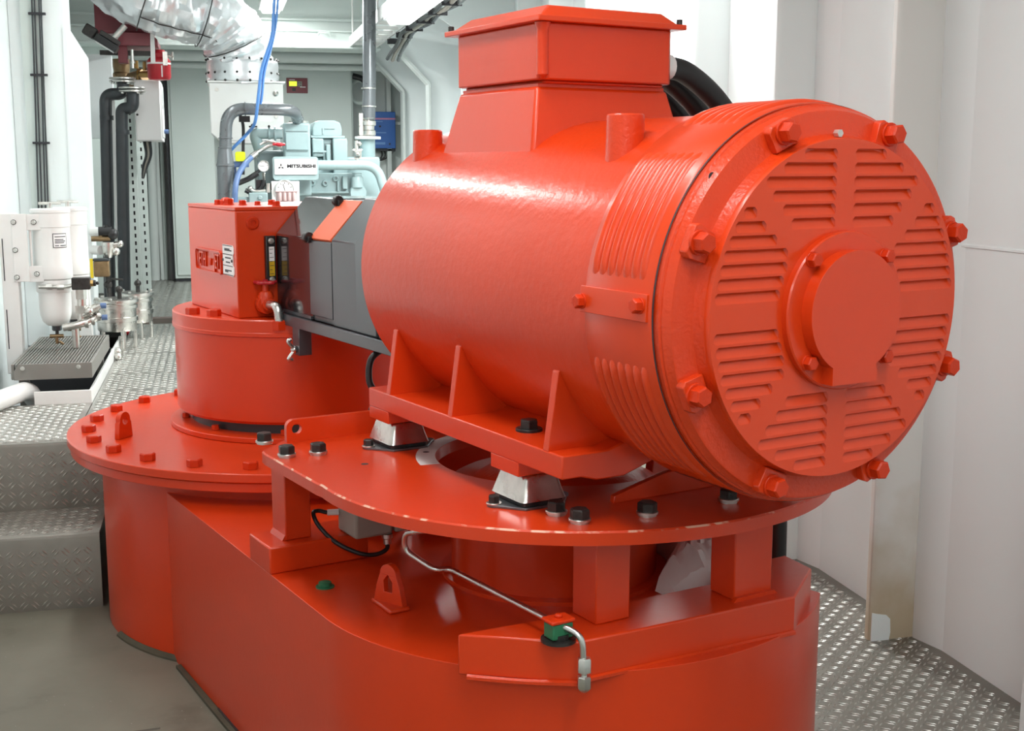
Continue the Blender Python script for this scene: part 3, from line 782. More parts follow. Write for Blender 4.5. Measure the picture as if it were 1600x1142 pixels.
# end shield
part('end_shield', MB().lathe([(0.33,1.606),(0.352,1.606),(0.3535,1.602),(0.3535,1.592),(0.350,1.590),(0.350,1.586),(0.3475,1.583),(0.3425,1.572),(0.338,1.5705),(0.312,1.5705),(0.302,1.566),(0.2975,1.556),(0.2955,1.546),(0.20,1.546)], 128, 'y', cen), red_cast, em_)
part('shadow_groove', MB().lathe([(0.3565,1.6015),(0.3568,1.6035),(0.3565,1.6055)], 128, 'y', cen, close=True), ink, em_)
for k in range(8):
    a = R(22.5 + 45*k)
    M = Matrix.Translation((AX, 1.571, AZ)) @ Matrix.Rotation(-a, 4, 'Y')
    # lug block: x radial, z tangential
    mb = MB().prism([(0.300,-0.026),(0.338,-0.030),(0.346,-0.022),(0.346,0.022),(0.338,0.030),(0.300,0.026)], 'y', -0.016, 0.004, M=M)
    lg = part('lug', mb, red_cast, em_, 0.002)
    inst('bolt', B_RED_END, lg, (AX+0.3275*math.cos(a), 1.555, AZ+0.3275*math.sin(a)), Matrix.Rotation(-a,3,'Y') @ dirmat((0,-1,0)))
for a in (138.0,):
    part('drilled_hole', MB().lathe([(0.0075,1.5815),(0.0002,1.5812)],12,'y',(AX+0.3445*math.cos(R(a)),0,AZ+0.3445*math.sin(R(a)))), ink, em_)
part('grease_nipple', MB().lathe([(0.007,1.545),(0.007,1.556)],6,'y',(AX-0.005,0,AZ+0.303)), zinc, em_, label='small bright grease nipple')
# louvred disc: pressed slots in solid sheet
YD = 1.5335
DR = 0.2945
rows = []
for k, o_ in enumerate((0.097,0.142,0.180,0.165,0.142,0.122)):
    zc = 0.267 - 0.0231*k
    for s in (1, -1):
        rows.append((s*zc, -o_, -0.021)); rows.append((s*zc, 0.021, o_))
for k, (o_, i_) in enumerate(((0.284,0.143),(0.279,0.135),(0.274,0.128),(0.267,0.128),(0.256,0.153),(0.244,0.178),(0.227,0.199))):
    zc = 0.033 + 0.0231*k
    for s in (1, -1):
        rows.append((s*zc, -o_, -i_)); rows.append((s*zc, i_, o_))
HH = 0.0101
holes = []
for (zc, x0, x1) in rows:
    c = min(0.0055, (x1-x0)*0.2)
    holes.append([(AX+x0+c,AZ+zc-HH),(AX+x1-c,AZ+zc-HH),(AX+x1,AZ+zc-HH+c),(AX+x1,AZ+zc+HH-c),(AX+x1-c,AZ+zc+HH),(AX+x0+c,AZ+zc+HH),(AX+x0,AZ+zc+HH-c),(AX+x0,AZ+zc-HH+c)])
def disc_sheet():
    mb = MB()
    brk = set()
    for (zc, x0, x1) in rows:
        c = min(0.0055, (x1-x0)*0.2)
        for q in (zc-HH, zc-HH+c, zc+HH-c, zc+HH): brk.add(round(q, 5))
    for k in range(121): brk.add(round(DR*math.sin(PI*(k/120-0.5)), 5))
    zs = sorted(brk)
    def half(z): return math.sqrt(max(DR*DR-z*z, 0))
    def lim(r_, z):
        zc, x0, x1 = r_; c = min(0.0055, (x1-x0)*0.2)
        d = max(0.0, abs(z-zc)-(HH-c))
        return x0+d, x1-d
    for z0, z1 in zip(zs[:-1], zs[1:]):
        if z1-z0 < 1e-6: continue
        zm = (z0+z1)/2
        sl = sorted([r_ for r_ in rows if abs(zm-r_[0]) < HH], key=lambda r_: r_[1])
        cur = (-half(z0), -half(z1))
        for r_ in sl + [None]:
            if r_ is None: nx = (half(z0), half(z1)); aft = None
            else:
                a0_, a1_ = lim(r_, z0), lim(r_, z1)
                nx = (a0_[0], a1_[0]); aft = (a0_[1], a1_[1])
            mb.add([(AX+cur[0],YD,AZ+z0),(AX+nx[0],YD,AZ+z0),(AX+nx[1],YD,AZ+z1),(AX+cur[1],YD,AZ+z1)], [(0,1,2,3)])
            cur = aft
    return mb
disc = part('louver_disc', disc_sheet(), red_sheet, em_, smooth=0)
part('disc_rim', MB().lathe([(DR,YD),(DR+0.001,YD+0.002),(DR+0.001,YD+0.013),(DR-0.01,YD+0.013),(DR-0.01,YD+0.006),(DR-0.001,YD+0.006)], 128, 'y', cen, close=True), red_sheet, em_)
for hl, (zc, x0, x1) in zip(holes, rows):
    # sloping blade: deep at the top edge, flush at the lower edge
    z0, z1 = AZ+zc-HH, AZ+zc+HH
    X0, X1 = AX+x0-0.001, AX+x1+0.001
    mb = MB()
    zs = [z0-0.0012, z0+0.0016, z0+0.0105, z1-0.0030, z1+0.0008]
    ys = [YD+0.0002, YD+0.0004, YD+0.0052, YD+0.0078, YD+0.0040]
    bk = YD+0.0118
    vs = []
    for q in range(5):
        vs += [(X0,ys[q],zs[q]),(X1,ys[q],zs[q])]
    vs += [(X0,bk,zs[0]),(X1,bk,zs[0]),(X0,bk,zs[4]),(X1,bk,zs[4])]
    fs = [(2*q,2*q+1,2*q+3,2*q+2) for q in range(4)] + [(8,9,13,12),(12,13,11,10),(10,11,1,0),(0,2,4,6,8,12,10),(1,11,13,9,7,5,3)]
    mb.add(vs, fs)
    # end cheeks that close the slot
    for xx, sg in ((AX+x0, 1), (AX+x1, -1)):
        mb.add([(xx-sg*0.001,YD+0.001,z0),(xx-sg*0.001,YD+0.001,z1),(xx+sg*0.005,YD+0.010,z1-0.001),(xx+sg*0.005,YD+0.009,z0+0.007),(xx-sg*0.001,YD+0.0115,z0),(xx-sg*0.001,YD+0.0115,z1)],
               [(0,1,2,3),(0,3,4),(1,5,2),(4,3,2,5),(0,4,5,1)])
    part('louver_blade', mb, red_sheet, disc, smooth=20)
# hub flange, cap with drain foot, four bolts
part('hub_flange', MB().lathe([(0.05,1.519),(0.1355,1.519),(0.138,1.5215),(0.138,1.545),(0.05,1.545)], 96, 'y', cen), red, em_)
a0 = math.asin(0.052/0.1065)
capp = circ(AX, AZ, 0.1065, 72, -PI/2+a0, 1.5*PI-a0, True)
capp += [(AX-0.052,AZ-0.108),(AX-0.052,AZ-0.124),(AX+0.056,AZ-0.124),(AX+0.056,AZ-0.108)]
part('hub_cap', MB().prism(capp, 'y', 1.494, 1.521), red, em_, 0.003)
for (ux, uz) in ((-0.087,0.092),(0.088,0.092),(-0.088,-0.084),(0.096,-0.086)):
    inst('bolt', B_RED14, em_, (AX+ux, 1.519, AZ+uz), dirmat((0,-1,0)))
# feet
for s in (-1, 1):
    def X(v): return v if s < 0 else 2*AX - v
    def bx(x0, x1, y0, y1, z0, z1):
        a, b = X(x0), X(x1)
        return MB().box(min(a,b), max(a,b), y0, y1, z0, z1)
    poly = [(1.255,0.915),(1.255,0.961),(1.36,0.961),(1.44,0.985),(1.48,0.985),(1.48,0.93),(1.40,0.905),(1.335,0.905),(1.30,0.915)]
    part('foot_rail', MB().prism([(X(u),v) for u,v in poly], 'y', 1.890, 2.757), red, em_, 0.003)
    for (y0, y1) in ((2.650,2.757),(2.050,2.159)):
        part('foot_pad', bx(1.2555,1.365,y0,y1,0.886,0.916), red, em_, 0.002)
    for yg in (2.647,2.337,1.949):
        poly = [(1.2555,0.960),(1.52,0.960),(1.52,1.03),(1.300,1.112),(1.283,1.118),(1.277,1.113)]
        part('gusset', MB().prism([(X(u),v) for u,v in poly], 'y', yg-0.010, yg+0.010), red, em_, 0.0015)
    inst('bolt', B_FOOT, em_, (X(1.325), 2.12, 0.961))
    inst('bolt', B_FOOT, em_, (X(1.325), 2.71, 0.961))
# lifting bosses
for (bx_, by_, zt) in ((1.402,1.905,1.597),(1.405,2.715,1.587),(1.79,1.905,1.597),(1.79,2.715,1.587)):
    part('lifting_boss', MB().lathe([(0.040,1.46),(0.037,1.52),(0.0355,zt-0.003),(0.033,zt),(0.012,zt),(0.012,zt-0.02)], 28, 'z', (bx_,by_,0)), red_cast, em_)
# terminal neck and box
NX, NY0, NY1 = 0.173, 2.25, 2.588
f_ = 0.045
def frus(x0,x1,y0,y1,z0,X0,X1,Y0,Y1,z1):
    return MB().add([(x0,y0,z0),(x1,y0,z0),(x1,y1,z0),(x0,y1,z0),(X0,Y0,z1),(X1,Y0,z1),(X1,Y1,z1),(X0,Y1,z1)],
                    [(0,3,2,1),(4,5,6,7),(0,1,5,4),(1,2,6,5),(2,3,7,6),(3,0,4,7)])
part('terminal_neck', frus(AX-NX-f_,AX+NX+f_,NY0-f_,NY1+f_,1.47,AX-NX,AX+NX,NY0,NY1,1.668), red, em_, 0.008)
part('neck_collar', MB().box(AX-NX+0.006,AX+NX-0.006,NY0+0.004,NY1-0.006,1.664,1.674), red, em_, 0.001)
BX0, BX1, BY0, BY1 = 1.420, 1.772, 2.226, 2.602
c_ = 0.016
oct_ = [(BX0+c_,BY0),(BX1-c_,BY0),(BX1,BY0+c_),(BX1,BY1-c_),(BX1-c_,BY1),(BX0+c_,BY1),(BX0,BY1-c_),(BX0,BY0+c_)]
tbx = part('terminal_box', MB().prism(oct_, 'z', 1.680, 1.797).prism([(BX0+0.02,BY0+0.015),(BX1-0.02,BY0+0.015),(BX1-0.02,BY1-0.015),(BX0+0.02,BY1-0.015)],'z',1.6735,1.6805), red, em_, 0.005)
for (x_, y_) in ((BX0+0.006,BY0+0.006),):
    part('corner_column', MB().lathe([(0.004,1.682),(0.0125,1.690),(0.0125,1.782),(0.017,1.796)], 14, 'z', (x_,y_,0)), red_cast, tbx)
LX0, LX1, LY0, LY1 = BX0-0.018, BX1+0.018, BY0-0.018, BY1+0.018
lid = part('terminal_lid', MB().box(LX0,LX1,LY0,LY1,1.797,1.809), red_sheet, em_, 0.002)
part('lid_crown', frus(LX0+0.012,LX1-0.012,LY0+0.012,LY1-0.012,1.808,LX0+0.045,LX1-0.045,LY0+0.035,LY1-0.045,1.834), red_sheet, lid, 0.004)
for (x_, y_) in ((LX0+0.012,LY1-0.012),(LX1-0.012,LY0+0.012),(LX1-0.012,LY1-0.012)):
    part('lid_screw', MB().lathe([(0.007,1.808),(0.007,1.820),(0.005,1.821)],12,'z',(x_,y_,0)), dsteel, lid)
part('earth_stud', MB().lathe([(0.008,0),(0.008,0.012)],10,'x',(BX1,BY0+0.05,1.762)).lathe([(0.006,0),(0.006,0.012)],10,'x',(BX1,BY0+0.05,1.735)), redvalve, tbx)
for k, (gy, gz) in enumerate(((2.30,1.725),(2.39,1.725),(2.48,1.725))):
    part('cable_gland', MB().lathe([(0.034,0),(0.034,0.02),(0.028,0.03),(0.028,0.045)],16,'x',(BX1-0.002,gy,gz)), greybox if k else plate_w, tbx)
# power cables out of the terminal box, down the right side to the deck
for k, gy in enumerate((2.30,2.39,2.48)):
    pts = spline([(BX1+0.02,gy,1.725),(BX1+0.10,gy+0.005,1.712),(BX1+0.22,gy+0.02,1.64),(2.12,gy+0.04,1.50),(2.23,2.36+k*0.065,1.2),(2.275,2.37+k*0.062,0.95),(2.285+0.03*k,2.39+k*0.055,0.72),(2.297+0.03*k,2.40+k*0.055,0.40),(2.30+0.03*k,2.41+k*0.055,0.06)], 10)
    solo('power_cable', MB().tube(pts, 0.026, 14), rubber, ['thick black power cable nearest the camera on the terminal box', 'middle thick black power cable behind the terminal box', 'rearmost thick black power cable from the terminal box'][k], 'cable', (2.1,gy,1.3), 'T', group='motor power cables')

# ---- vibration mounts under the motor feet
def mount(cx, cy, label):
    t = thing('vibration_mount', label, 'rubber mount', (cx, cy, 0.82), 'T', group='metal mounts under the motor')
    pl = []
    for k in range(41):
        a = 2*PI*k/40
        pl.append((0,0))
    w, l, e = 0.052, 0.066, 0.096     # half width (x), half depth (y), ear reach
    pl = [(-w+0.006,-l),(w-0.006,-l),(w,-l+0.008)] + circ(e-0.018, 0, 0.018, 8, -PI/2.6, PI/2.6, True) + [(w,l-0.008),(w-0.006,l),(-w+0.006,l),(-w,l-0.008)] + circ(-e+0.018,0,0.018,8,PI-PI/2.6,PI+PI/2.6,True) + [(-w,-l+0.008)]
    mb = MB().prism(pl, 'z', 0.820, 0.8255, M=Matrix.Translation((cx,cy,0)))
    part('base_plate', mb, mount_plate, t, 0.001)
    mb = MB().prism(rrect(cx-0.048,cx+0.048,cy-0.060,cy+0.060,0.008), 'z', 0.826, 0.838)
    part('rubber_pad', mb, rubber, t)
    # pressed cup, tapering upwards
    mb = MB()
    secs = [(0.0545,0.0665,0.836,0.014),(0.0535,0.0655,0.8375,0.014),(0.0415,0.0535,0.878,0.012),(0.039,0.051,0.884,0.012),(0.030,0.042,0.8862,0.010)]
    vs = []; m_ = None
    for (a, b, z, r_) in secs:
        pr = rrect(cx-a,cx+a,cy-b,cy+b,r_,4); m_ = len(pr)
        vs += [(p[0],p[1],z) for p in pr]
    fs = [tuple(range(m_-1,-1,-1)), tuple((len(secs)-1)*m_+i for i in range(m_))]
    for j in range(len(secs)-1):
        for i in range(m_):
            fs.append((j*m_+i, j*m_+(i+1)%m_, (j+1)*m_+(i+1)%m_, (j+1)*m_+i))
    mb.add(vs, fs)
    part('cup', mb, castal, t, smooth=50)
    for sx in (-1,):
        inst('bolt', B_MOUNT, t, (cx+sx*0.082, cy, 0.8255), Euler((0,0,rnd.random()*6)))
mount(1.308, 2.700, 'silver metal rubber mount under the rear left foot of the motor')
mount(1.308, 2.095, 'silver metal rubber mount under the front left foot of the motor')
mount(1.886, 2.700, 'silver metal rubber mount at the rear right foot, mostly hidden behind the motor')
mount(1.886, 2.095, 'silver metal rubber mount at the front right foot, in the shade of the motor')

# ---- junction box with cables under the table plate
jb = thing('sensor_box', 'small beige-grey enclosure with a black cable hanging under the table plate edge', 'box', (1.24,2.74,0.62), 'T')
part('case', MB().box(1.182,1.285,2.69,2.80,0.597,0.79), greybox, jb, 0.008)
part('side_case', MB().box(1.290,1.330,2.69,2.80,0.60,0.79), greybox, jb, 0.006)
part('screw', MB().lathe([(0.006,0),(0.006,0.01)],8,'x',(1.172,2.785,0.69)), zinc, jb)
part('cable_gland', MB().lathe([(0.010,0.572),(0.010,0.585),(0.014,0.588),(0.014,0.598)],10,'z',(1.272,2.70,0)), zinc, jb)
part('cable_plug', MB().cyl((1.182,2.79,0.645),(1.155,2.80,0.645),0.008,10), plate_w, jb)
pts = spline([(1.155,2.80,0.645),(1.135,2.81,0.650),(1.118,2.80,0.648),(1.122,2.775,0.622),(1.15,2.74,0.585),(1.195,2.70,0.560),(1.235,2.69,0.553),(1.265,2.69,0.562),(1.272,2.70,0.578)],8)
solo('sensor_cable', MB().tube(pts,0.0055,10), rubber, 'thin black cable looping below the beige-grey enclosure', 'cable', (1.18,2.74,0.545), 'T')
# black wiring between pedestal and motor foot
pts = spline([(1.42,3.0,1.02),(1.37,2.99,0.99),(1.36,2.98,0.93),(1.385,2.97,0.90),(1.44,2.96,0.90)],8)
wb_ = solo('guard_cable', MB().tube(pts,0.009,10).tube(spline([(1.44,2.97,0.905),(1.36,2.95,0.88),(1.335,2.94,0.82),(1.35,2.93,0.76),(1.40,2.92,0.70)],8),0.007,10), rubber, 'black cable loop below the coupling guard beside the motor foot', 'cable', (1.38,2.97,0.9), 'T')
mb = MB().box(1.44,1.52,2.93,2.96,0.66,1.03)
part('support_post', mb, pipedark, cg, 0.002)

# ---- hydraulic pipe with clamp
hp = thing('hydraulic_pipe', 'thin bare steel pipe bent along the front of the base deck with end fittings', 'pipe', (1.2,2.0,0.6), 'T')
pts = bend([(1.185,2.225,0.742),(1.150,2.262,0.738),(1.138,2.33,0.715),(1.146,2.345,0.672),(1.178,2.262,0.645),(1.214,2.262,0.642),(1.236,1.872,0.640),(1.262,1.828,0.628),(1.266,1.826,0.54)],0.024,6)
part('pipe', MB().tube(pts,0.0062,12), steel, hp)
part('union_nut', MB().lathe([(0.0135,0.555),(0.0135,0.580),(0.011,0.583)],6,'z',(1.266,1.826,0)), zinc, hp)
part('union_nut', MB().lathe([(0.006,0.515),(0.011,0.520),(0.0135,0.524),(0.0135,0.545),(0.011,0.547)],6,'z',(1.266,1.826,0)), zinc, hp)
part('pipe_clamp', MB().box(1.216,1.262,1.858,1.892,0.614,0.645), green, hp, 0.003, label='dark green plastic pipe clamp')
part('clamp_cover', MB().box(1.212,1.266,1.855,1.895,0.645,0.653).cyl((1.239,1.875,0.652),(1.239,1.875,0.660),0.008,8), red_bolt, hp, 0.003)
part('clamp_foot', MB().prism(circ(1.239,1.875,0.034,20),'z',0.606,0.612).cyl((1.239,1.870,0.611),(1.239,1.870,0.622),0.018,12), dsteel, hp)
part('inlet_fitting', MB().cyl((1.185,2.225,0.742),(1.215,2.225,0.742),0.012,8), zinc, hp)
# crumpled plastic film behind the deck drum
mb = MB()
nx, ny = 26, 20
hgt = [[0]*ny for _ in range(nx)]
vs = []
rr = random.Random(3)
ph = [(rr.uniform(8,40), rr.uniform(8,40), rr.uniform(0,6)) for _ in range(7)]
for i in range(nx):
    for j in range(ny):
        u, v = i/(nx-1), j/(ny-1)
        h = sum(math.sin(a*u+b*v+c) for a, b, c in ph)/7
        env = math.sin(PI*u)**0.5 * math.sin(PI*v)**0.5
        y_ = 2.09+0.50*v; dy_ = y_-2.44
        xl = max(1.70, 1.605+math.sqrt(max(0.28**2-dy_*dy_, 0)))
        vs.append((xl+(1.955-xl)*u, y_, 0.531+env*(0.13+0.075*abs(h)+0.03*h)))
fs = [(i*ny+j, (i+1)*ny+j, (i+1)*ny+j+1, i*ny+j+1) for i in range(nx-1) for j in range(ny-1)]
mb.add(vs, fs)
solo('plastic_film', mb, plastic_film, 'crumpled white plastic film lying on the base behind the table legs', 'plastic sheet', (1.98,2.6,0.529), 'T', smooth=25)

# ================================================================ LEFT SIDE OF THE WALKWAY
# cable run in the corner beside the column
for k, dx in enumerate((0.0, 0.013, 0.036, 0.046)):
    pts = spline([(-0.955+dx,7.22,0.9),(-0.945+dx+0.004*(k%2),7.22,1.4),(-0.93+dx,7.22,1.9),(-0.918+dx,7.22,2.4),(-0.905+dx,7.22,2.84)],6)
    solo('wall_cable', MB().tube(pts,0.0045,8), pipedark, ['leftmost of the dark cables running up beside the white column','second dark cable from the left beside the white column','third dark cable from the left beside the white column','rightmost of the dark cables running up beside the white column'][k], 'cable', (-0.93+dx,7.22,1.9), group='cables up the left wall')
ct = thing('cable_tray', 'narrow grey cable rail behind the dark cables beside the white column', 'cable tray', (-0.93,7.235,0.9))
part('rail', MB().box(-0.985,-0.885,7.232,7.244,0.85,2.85), greygreen, ct)
for z in (1.25,1.62,1.98,2.30,2.62):
    part('cable_tie', MB().box(-0.975+(z-0.9)*0.025,-0.888+(z-0.9)*0.025,7.206,7.234,z,z+0.012), ink, ct)

# duplex filter on its bracket
df = thing('duplex_filter', 'white twin-canister filter with steel piping bolted to a white wall post', 'filter', (-0.75,6.05,0.77))
for (cx, cy, lab) in ((-0.742,6.02,0),(-0.690,6.26,1)):
    r_ = 0.082
    can = part('canister', MB().lathe([(0.05,0.99),(r_,0.992),(r_+0.002,1.0),(r_+0.002,1.055),(r_,1.06),(r_,1.225),(r_+0.003,1.228),(r_+0.003,1.292),(r_,1.294)],40,'z',(cx,cy,0)), white_gear, df)
    part('canister_lid', MB().lathe([(r_+0.006,1.293),(r_+0.006,1.306),(r_,1.310),(0.02,1.312)],40,'z',(cx,cy,0)), white_gear, df)
    part('tee_handle', MB().cyl((cx,cy,1.31),(cx,cy,1.336),0.011,10).cyl((cx-0.048,cy,1.334),(cx+0.048,cy,1.334),0.007,8), zinc, df)
    part('head', MB().lathe([(0.076,0.93),(0.079,0.935),(0.079,0.985),(0.07,0.992)],40,'z',(cx,cy,0)), white_gear, df)
    part('bowl', MB().lathe([(0.012,0.770),(0.040,0.775),(0.058,0.792),(0.069,0.825),(0.071,0.860),(0.071,0.93)],40,'z',(cx,cy,0)), white_gear, df, label='rounded white bowl')
    part('drain_plug', MB().lathe([(0.018,0.748),(0.022,0.752),(0.022,0.775)],8,'z',(cx,cy,0)).cyl((cx,cy,0.75),(cx,cy,0.72),0.008,8), pipedark, df)
    part('drain_cock', MB().cyl((cx-0.03,cy-0.02,0.725),(cx+0.03,cy-0.02,0.725),0.009,8).cyl((cx,cy-0.02,0.73),(cx,cy-0.02,0.69),0.008,8).cyl((cx+0.01,cy-0.02,0.70),(cx+0.028,cy-0.02,0.685),0.006,8), bronze, df)
# sticker on the front canister
MS = MB()
r_ = 0.0835
vs = []; fs = []
for i in range(9):
    a = R(-80 + 46*i/8)
    vs += [(-0.742+r_*math.cos(a),6.02+r_*math.sin(a),1.135),(-0.742+r_*math.cos(a),6.02+r_*math.sin(a),1.200)]
    if i: fs.append((2*i-2,2*i,2*i+1,2*i-1))
stk = part('sticker', MB().add(vs, fs), ink, df)
def arcstrip(mb, z0, z1, a0, a1, rr):
    vs = []; fs = []
    for i in range(7):
        a = R(a0+(a1-a0)*i/6)
        vs += [(-0.742+rr*math.cos(a),6.02+rr*math.sin(a),z0),(-0.742+rr*math.cos(a),6.02+rr*math.sin(a),z1)]
        if i: fs.append((2*i-2,2*i,2*i+1,2*i-1))
    mb.add(vs, fs)
m_ = MB(); arcstrip(m_, 1.138, 1.197, -78, -36, 0.0839); part('sticker_field', m_, plate_w, stk)
m_ = MB()
for (z, a, b) in ((1.185,-74,-38),(1.172,-74,-46),(1.165,-74,-40),(1.158,-74,-44),(1.145,-74,-62),(1.145,-58,-38)):
    arcstrip(m_, z-0.0018, z+0.0018, a, b, 0.0842)
part('sticker_print', m_, ink, stk)
post = part('post', MB().box(-0.955,-0.885,5.94,6.02,0.565,1.292), white_gear, df, 0.004)
part('post_slot', MB().box(-0.944,-0.940,5.9385,5.941,0.99,1.18), ink, post)
part('post_slot', MB().box(-0.944,-0.940,5.9385,5.941,0.68,0.86), ink, post)
part('clamp_plate', MB().box(-0.90,-0.835,5.935,5.945,0.985,1.29), white_gear, df, 0.002)
for z in (1.253,1.128,1.005):
    inst('bolt', B_PLAIN, df, (-0.889,5.935,z), dirmat((0,-1,0)))
for z in (1.252,1.018):
    part('clamp_band', MB().box(-0.842,-0.775,5.945,5.955,z-0.036,z+0.036), white_gear, df, 0.002)
    inst('bolt', B_PLAIN, df, (-0.805,5.945,z), dirmat((0,-1,0)))
part('clamp_rod', MB().cyl((-0.825,5.96,1.0),(-0.825,5.96,1.26),0.006,8), white_gear, df)
part('foot_angle', MB().box(-0.945,-0.876,5.96,6.05,0.535,0.585), greybox, df, 0.002)
# piping of the filter
part('valve_block', MB().box(-0.655,-0.575,5.91,5.97,0.945,1.0).cyl((-0.575,5.94,0.972),(-0.55,5.94,0.972),0.014,10).cyl((-0.55,5.94,0.972),(-0.538,5.94,0.972),0.008,10), dsteel, df, 0.004)
part('brass_plug', MB().lathe([(0.016,0),(0.016,0.012),(0.012,0.014)],6,'x',(-0.575,5.94,0.972)), brass, df)
part('feed_pipe', MB().tube(bend([(-0.80,5.935,0.960),(-0.70,5.935,0.957),(-0.655,5.93,0.962),(-0.63,5.93,0.985)],0.03),0.009,10).lathe([(0.014,-0.72),(0.014,-0.69)],6,'x',(0,5.935,0.957)).lathe([(0.014,-0.765),(0.014,-0.74)],6,'x',(0,5.935,0.959)), zinc, df)
part('drop_pipe', MB().cyl((-0.617,5.94,0.95),(-0.621,5.94,0.80),0.020,12).lathe([(0.028,0.835),(0.028,0.870)],6,'z',(-0.620,5.94,0)).lathe([(0.024,0.90),(0.024,0.945)],6,'z',(-0.618,5.94,0)), castal, df)
part('elbow_valve', MB().tube(bend([(-0.615,5.94,0.825),(-0.58,5.93,0.845),(-0.55,5.93,0.865)],0.02),0.020,10).sphere((-0.585,5.92,0.845),0.022).cyl((-0.555,5.93,0.862),(-0.535,5.93,0.868),0.014,10), castal, df)
part('lower_pipe', MB().tube(bend([(-0.70,5.90,0.775),(-0.64,5.90,0.785),(-0.58,5.92,0.800),(-0.545,5.95,0.825)],0.03),0.017,10).lathe([(0.022,0),(0.022,0.015)],10,'x',(-0.605,5.91,0.792)).lathe([(0.022,0),(0.022,0.012)],10,'x',(-0.575,5.92,0.803)).lathe([(0.023,0),(0.023,0.012)],10,'x',(-0.552,5.94,0.82)), castal, df)
part('blue_cap', MB().lathe([(0.013,0),(0.013,0.025)],10,'x',(-0.536,5.93,0.868)).lathe([(0.013,0),(0.013,0.025)],10,'x',(-0.535,5.95,0.812)), blue_dark, df, label='small blue pipe cap')
part('outlet_pipe', MB().cyl((-0.655,5.97,0.79),(-0.655,5.97,0.673),0.017,10), castal, df)

# drip tray with slatted top
dt = thing('drip_tray', 'grey drip tray with a slatted top below the white twin filter', 'tray', (-0.70,5.9,0.60))
part('front_rim', MB().prism([(-0.862,0.605),(-0.862,0.64),(-0.842,0.672),(-0.545,0.672),(-0.545,0.605)],'y',5.50,5.512), grating, dt, 0.002)
part('side_rim', MB().box(-0.557,-0.545,5.512,6.40,0.605,0.672), grating, dt, 0.002)
part('side_rim', MB().box(-0.872,-0.860,5.512,6.40,0.605,0.672), grating, dt, 0.002)
part('back_rim', MB().box(-0.860,-0.557,6.388,6.40,0.605,0.672), grating, dt, 0.002)
part('tray_floor', MB().box(-0.860,-0.557,5.512,6.388,0.605,0.612), grating, dt)
for k in range(23):
    x = -0.853 + k*0.0131
    part('slat', MB().box(x-0.0033,x+0.0033,5.513,6.387,0.655,0.670), grating, dt)
part('corner_post', MB().box(-0.565,-0.545,5.496,5.50,0.606,0.67), grating, dt)
for x in (-0.825,-0.60):
    inst('bolt', B_SMALL, dt, (x,5.50,0.655), dirmat((0,-1,0)))
part('support_leg', MB().box(-0.85,-0.81,5.55,5.59,0.42,0.605), grating, dt)
part('support_leg', MB().box(-0.60,-0.57,6.30,6.34,0.42,0.605), grating, dt)
# coaming round the deck opening
co = thing('coaming', 'low white coaming round the dark deck opening below the drip tray', 'coaming', (-0.66,5.6,0.51))
part('front_strip', MB().box(-0.775,-0.545,5.425,5.437,0.44,0.565), white_gear, co, 0.002)
part('side_strip', MB().box(-0.557,-0.545,5.438,7.15,0.44,0.562), white_gear, co, 0.002)
part('opening_shaft', MB().box(-1.045,-0.558,5.437,5.445,0.02,0.44), ink, co)
part('opening_shaft', MB().box(-1.045,-0.558,7.15,7.16,0.02,0.5), ink, co)
solo('drain_elbow', MB().tube(bend([(-1.0,5.06,0.552),(-0.90,5.32,0.552),(-0.80,5.56,0.56),(-0.80,5.62,0.40)],0.10,8),0.040,18), white_gear, 'white bent drain pipe at the foot of the left wall', 'pipe', (-0.9,5.3,0.51))
solo('kick_box', MB().box(-0.93,-0.705,7.215,7.25,0.515,0.66), white, 'low white box at the foot of the white column behind the drip tray', 'box', (-0.8,7.23,0.515), bevel=0.003)
solo('white_shield', MB().prism([(-0.74,0.52),(-0.668,0.52),(-0.675,1.02),(-0.70,1.12),(-0.74,1.13)],'y',6.85,6.93), white_gear, 'white angled shield between the twin filter and the metal strainers', 'shield', (-0.66,6.9,0.52), bevel=0.005)

# two metal strainers
def strainer(cx, cy, z0, z1, r_, label):
    t = thing('strainer', label, 'strainer', (cx,cy,0.51), group='round metal strainers')
    part('pot', MB().lathe([(r_*0.86,z0),(r_*0.9,z0+0.008),(r_*0.9,z0+0.05),(r_*0.97,z0+0.053),(r_*0.97,z0+0.075),(r_*0.9,z0+0.078),(r_*0.9,z1-0.05),(r_*0.98,z1-0.047),(r_*0.98,z1-0.03),(r_*0.9,z1-0.028),(r_*0.9,z1-0.018)],40,'z',(cx,cy,0)), castal, t)
    part('lid', MB().lathe([(r_,z1-0.018),(r_*1.03,z1-0.014),(r_*1.03,z1),(r_*0.98,z1+0.003),(r_*0.5,z1+0.004)],40,'z',(cx,cy,0)), castal, t)
    for k in range(6):
        a = 2*PI*k/6+0.3
        inst('bolt', B_PLAIN, t, (cx+r_*0.9*math.cos(a),cy+r_*0.9*math.sin(a),z1+0.002))
    for k in range(5):
        a = 2*PI*k/5+0.1
        part('leg', MB().cyl((cx+r_*0.8*math.cos(a),cy+r_*0.8*math.sin(a),0.51),(cx+r_*0.8*math.cos(a),cy+r_*0.8*math.sin(a),z0+0.01),0.010,8), castal, t)
    part('vent', MB().cyl((cx+0.02,cy-0.02,z1),(cx+0.02,cy-0.02,z1+0.05),0.012,8).sphere((cx+0.02,cy-0.02,z1+0.055),0.02), dsteel, t)
strainer(-0.555,7.06,0.612,0.782,0.116,'front silver strainer pot with bolted lid beside the drip tray')
strainer(-0.485,7.52,0.600,0.772,0.106,'rear silver strainer pot half hidden behind the front one')
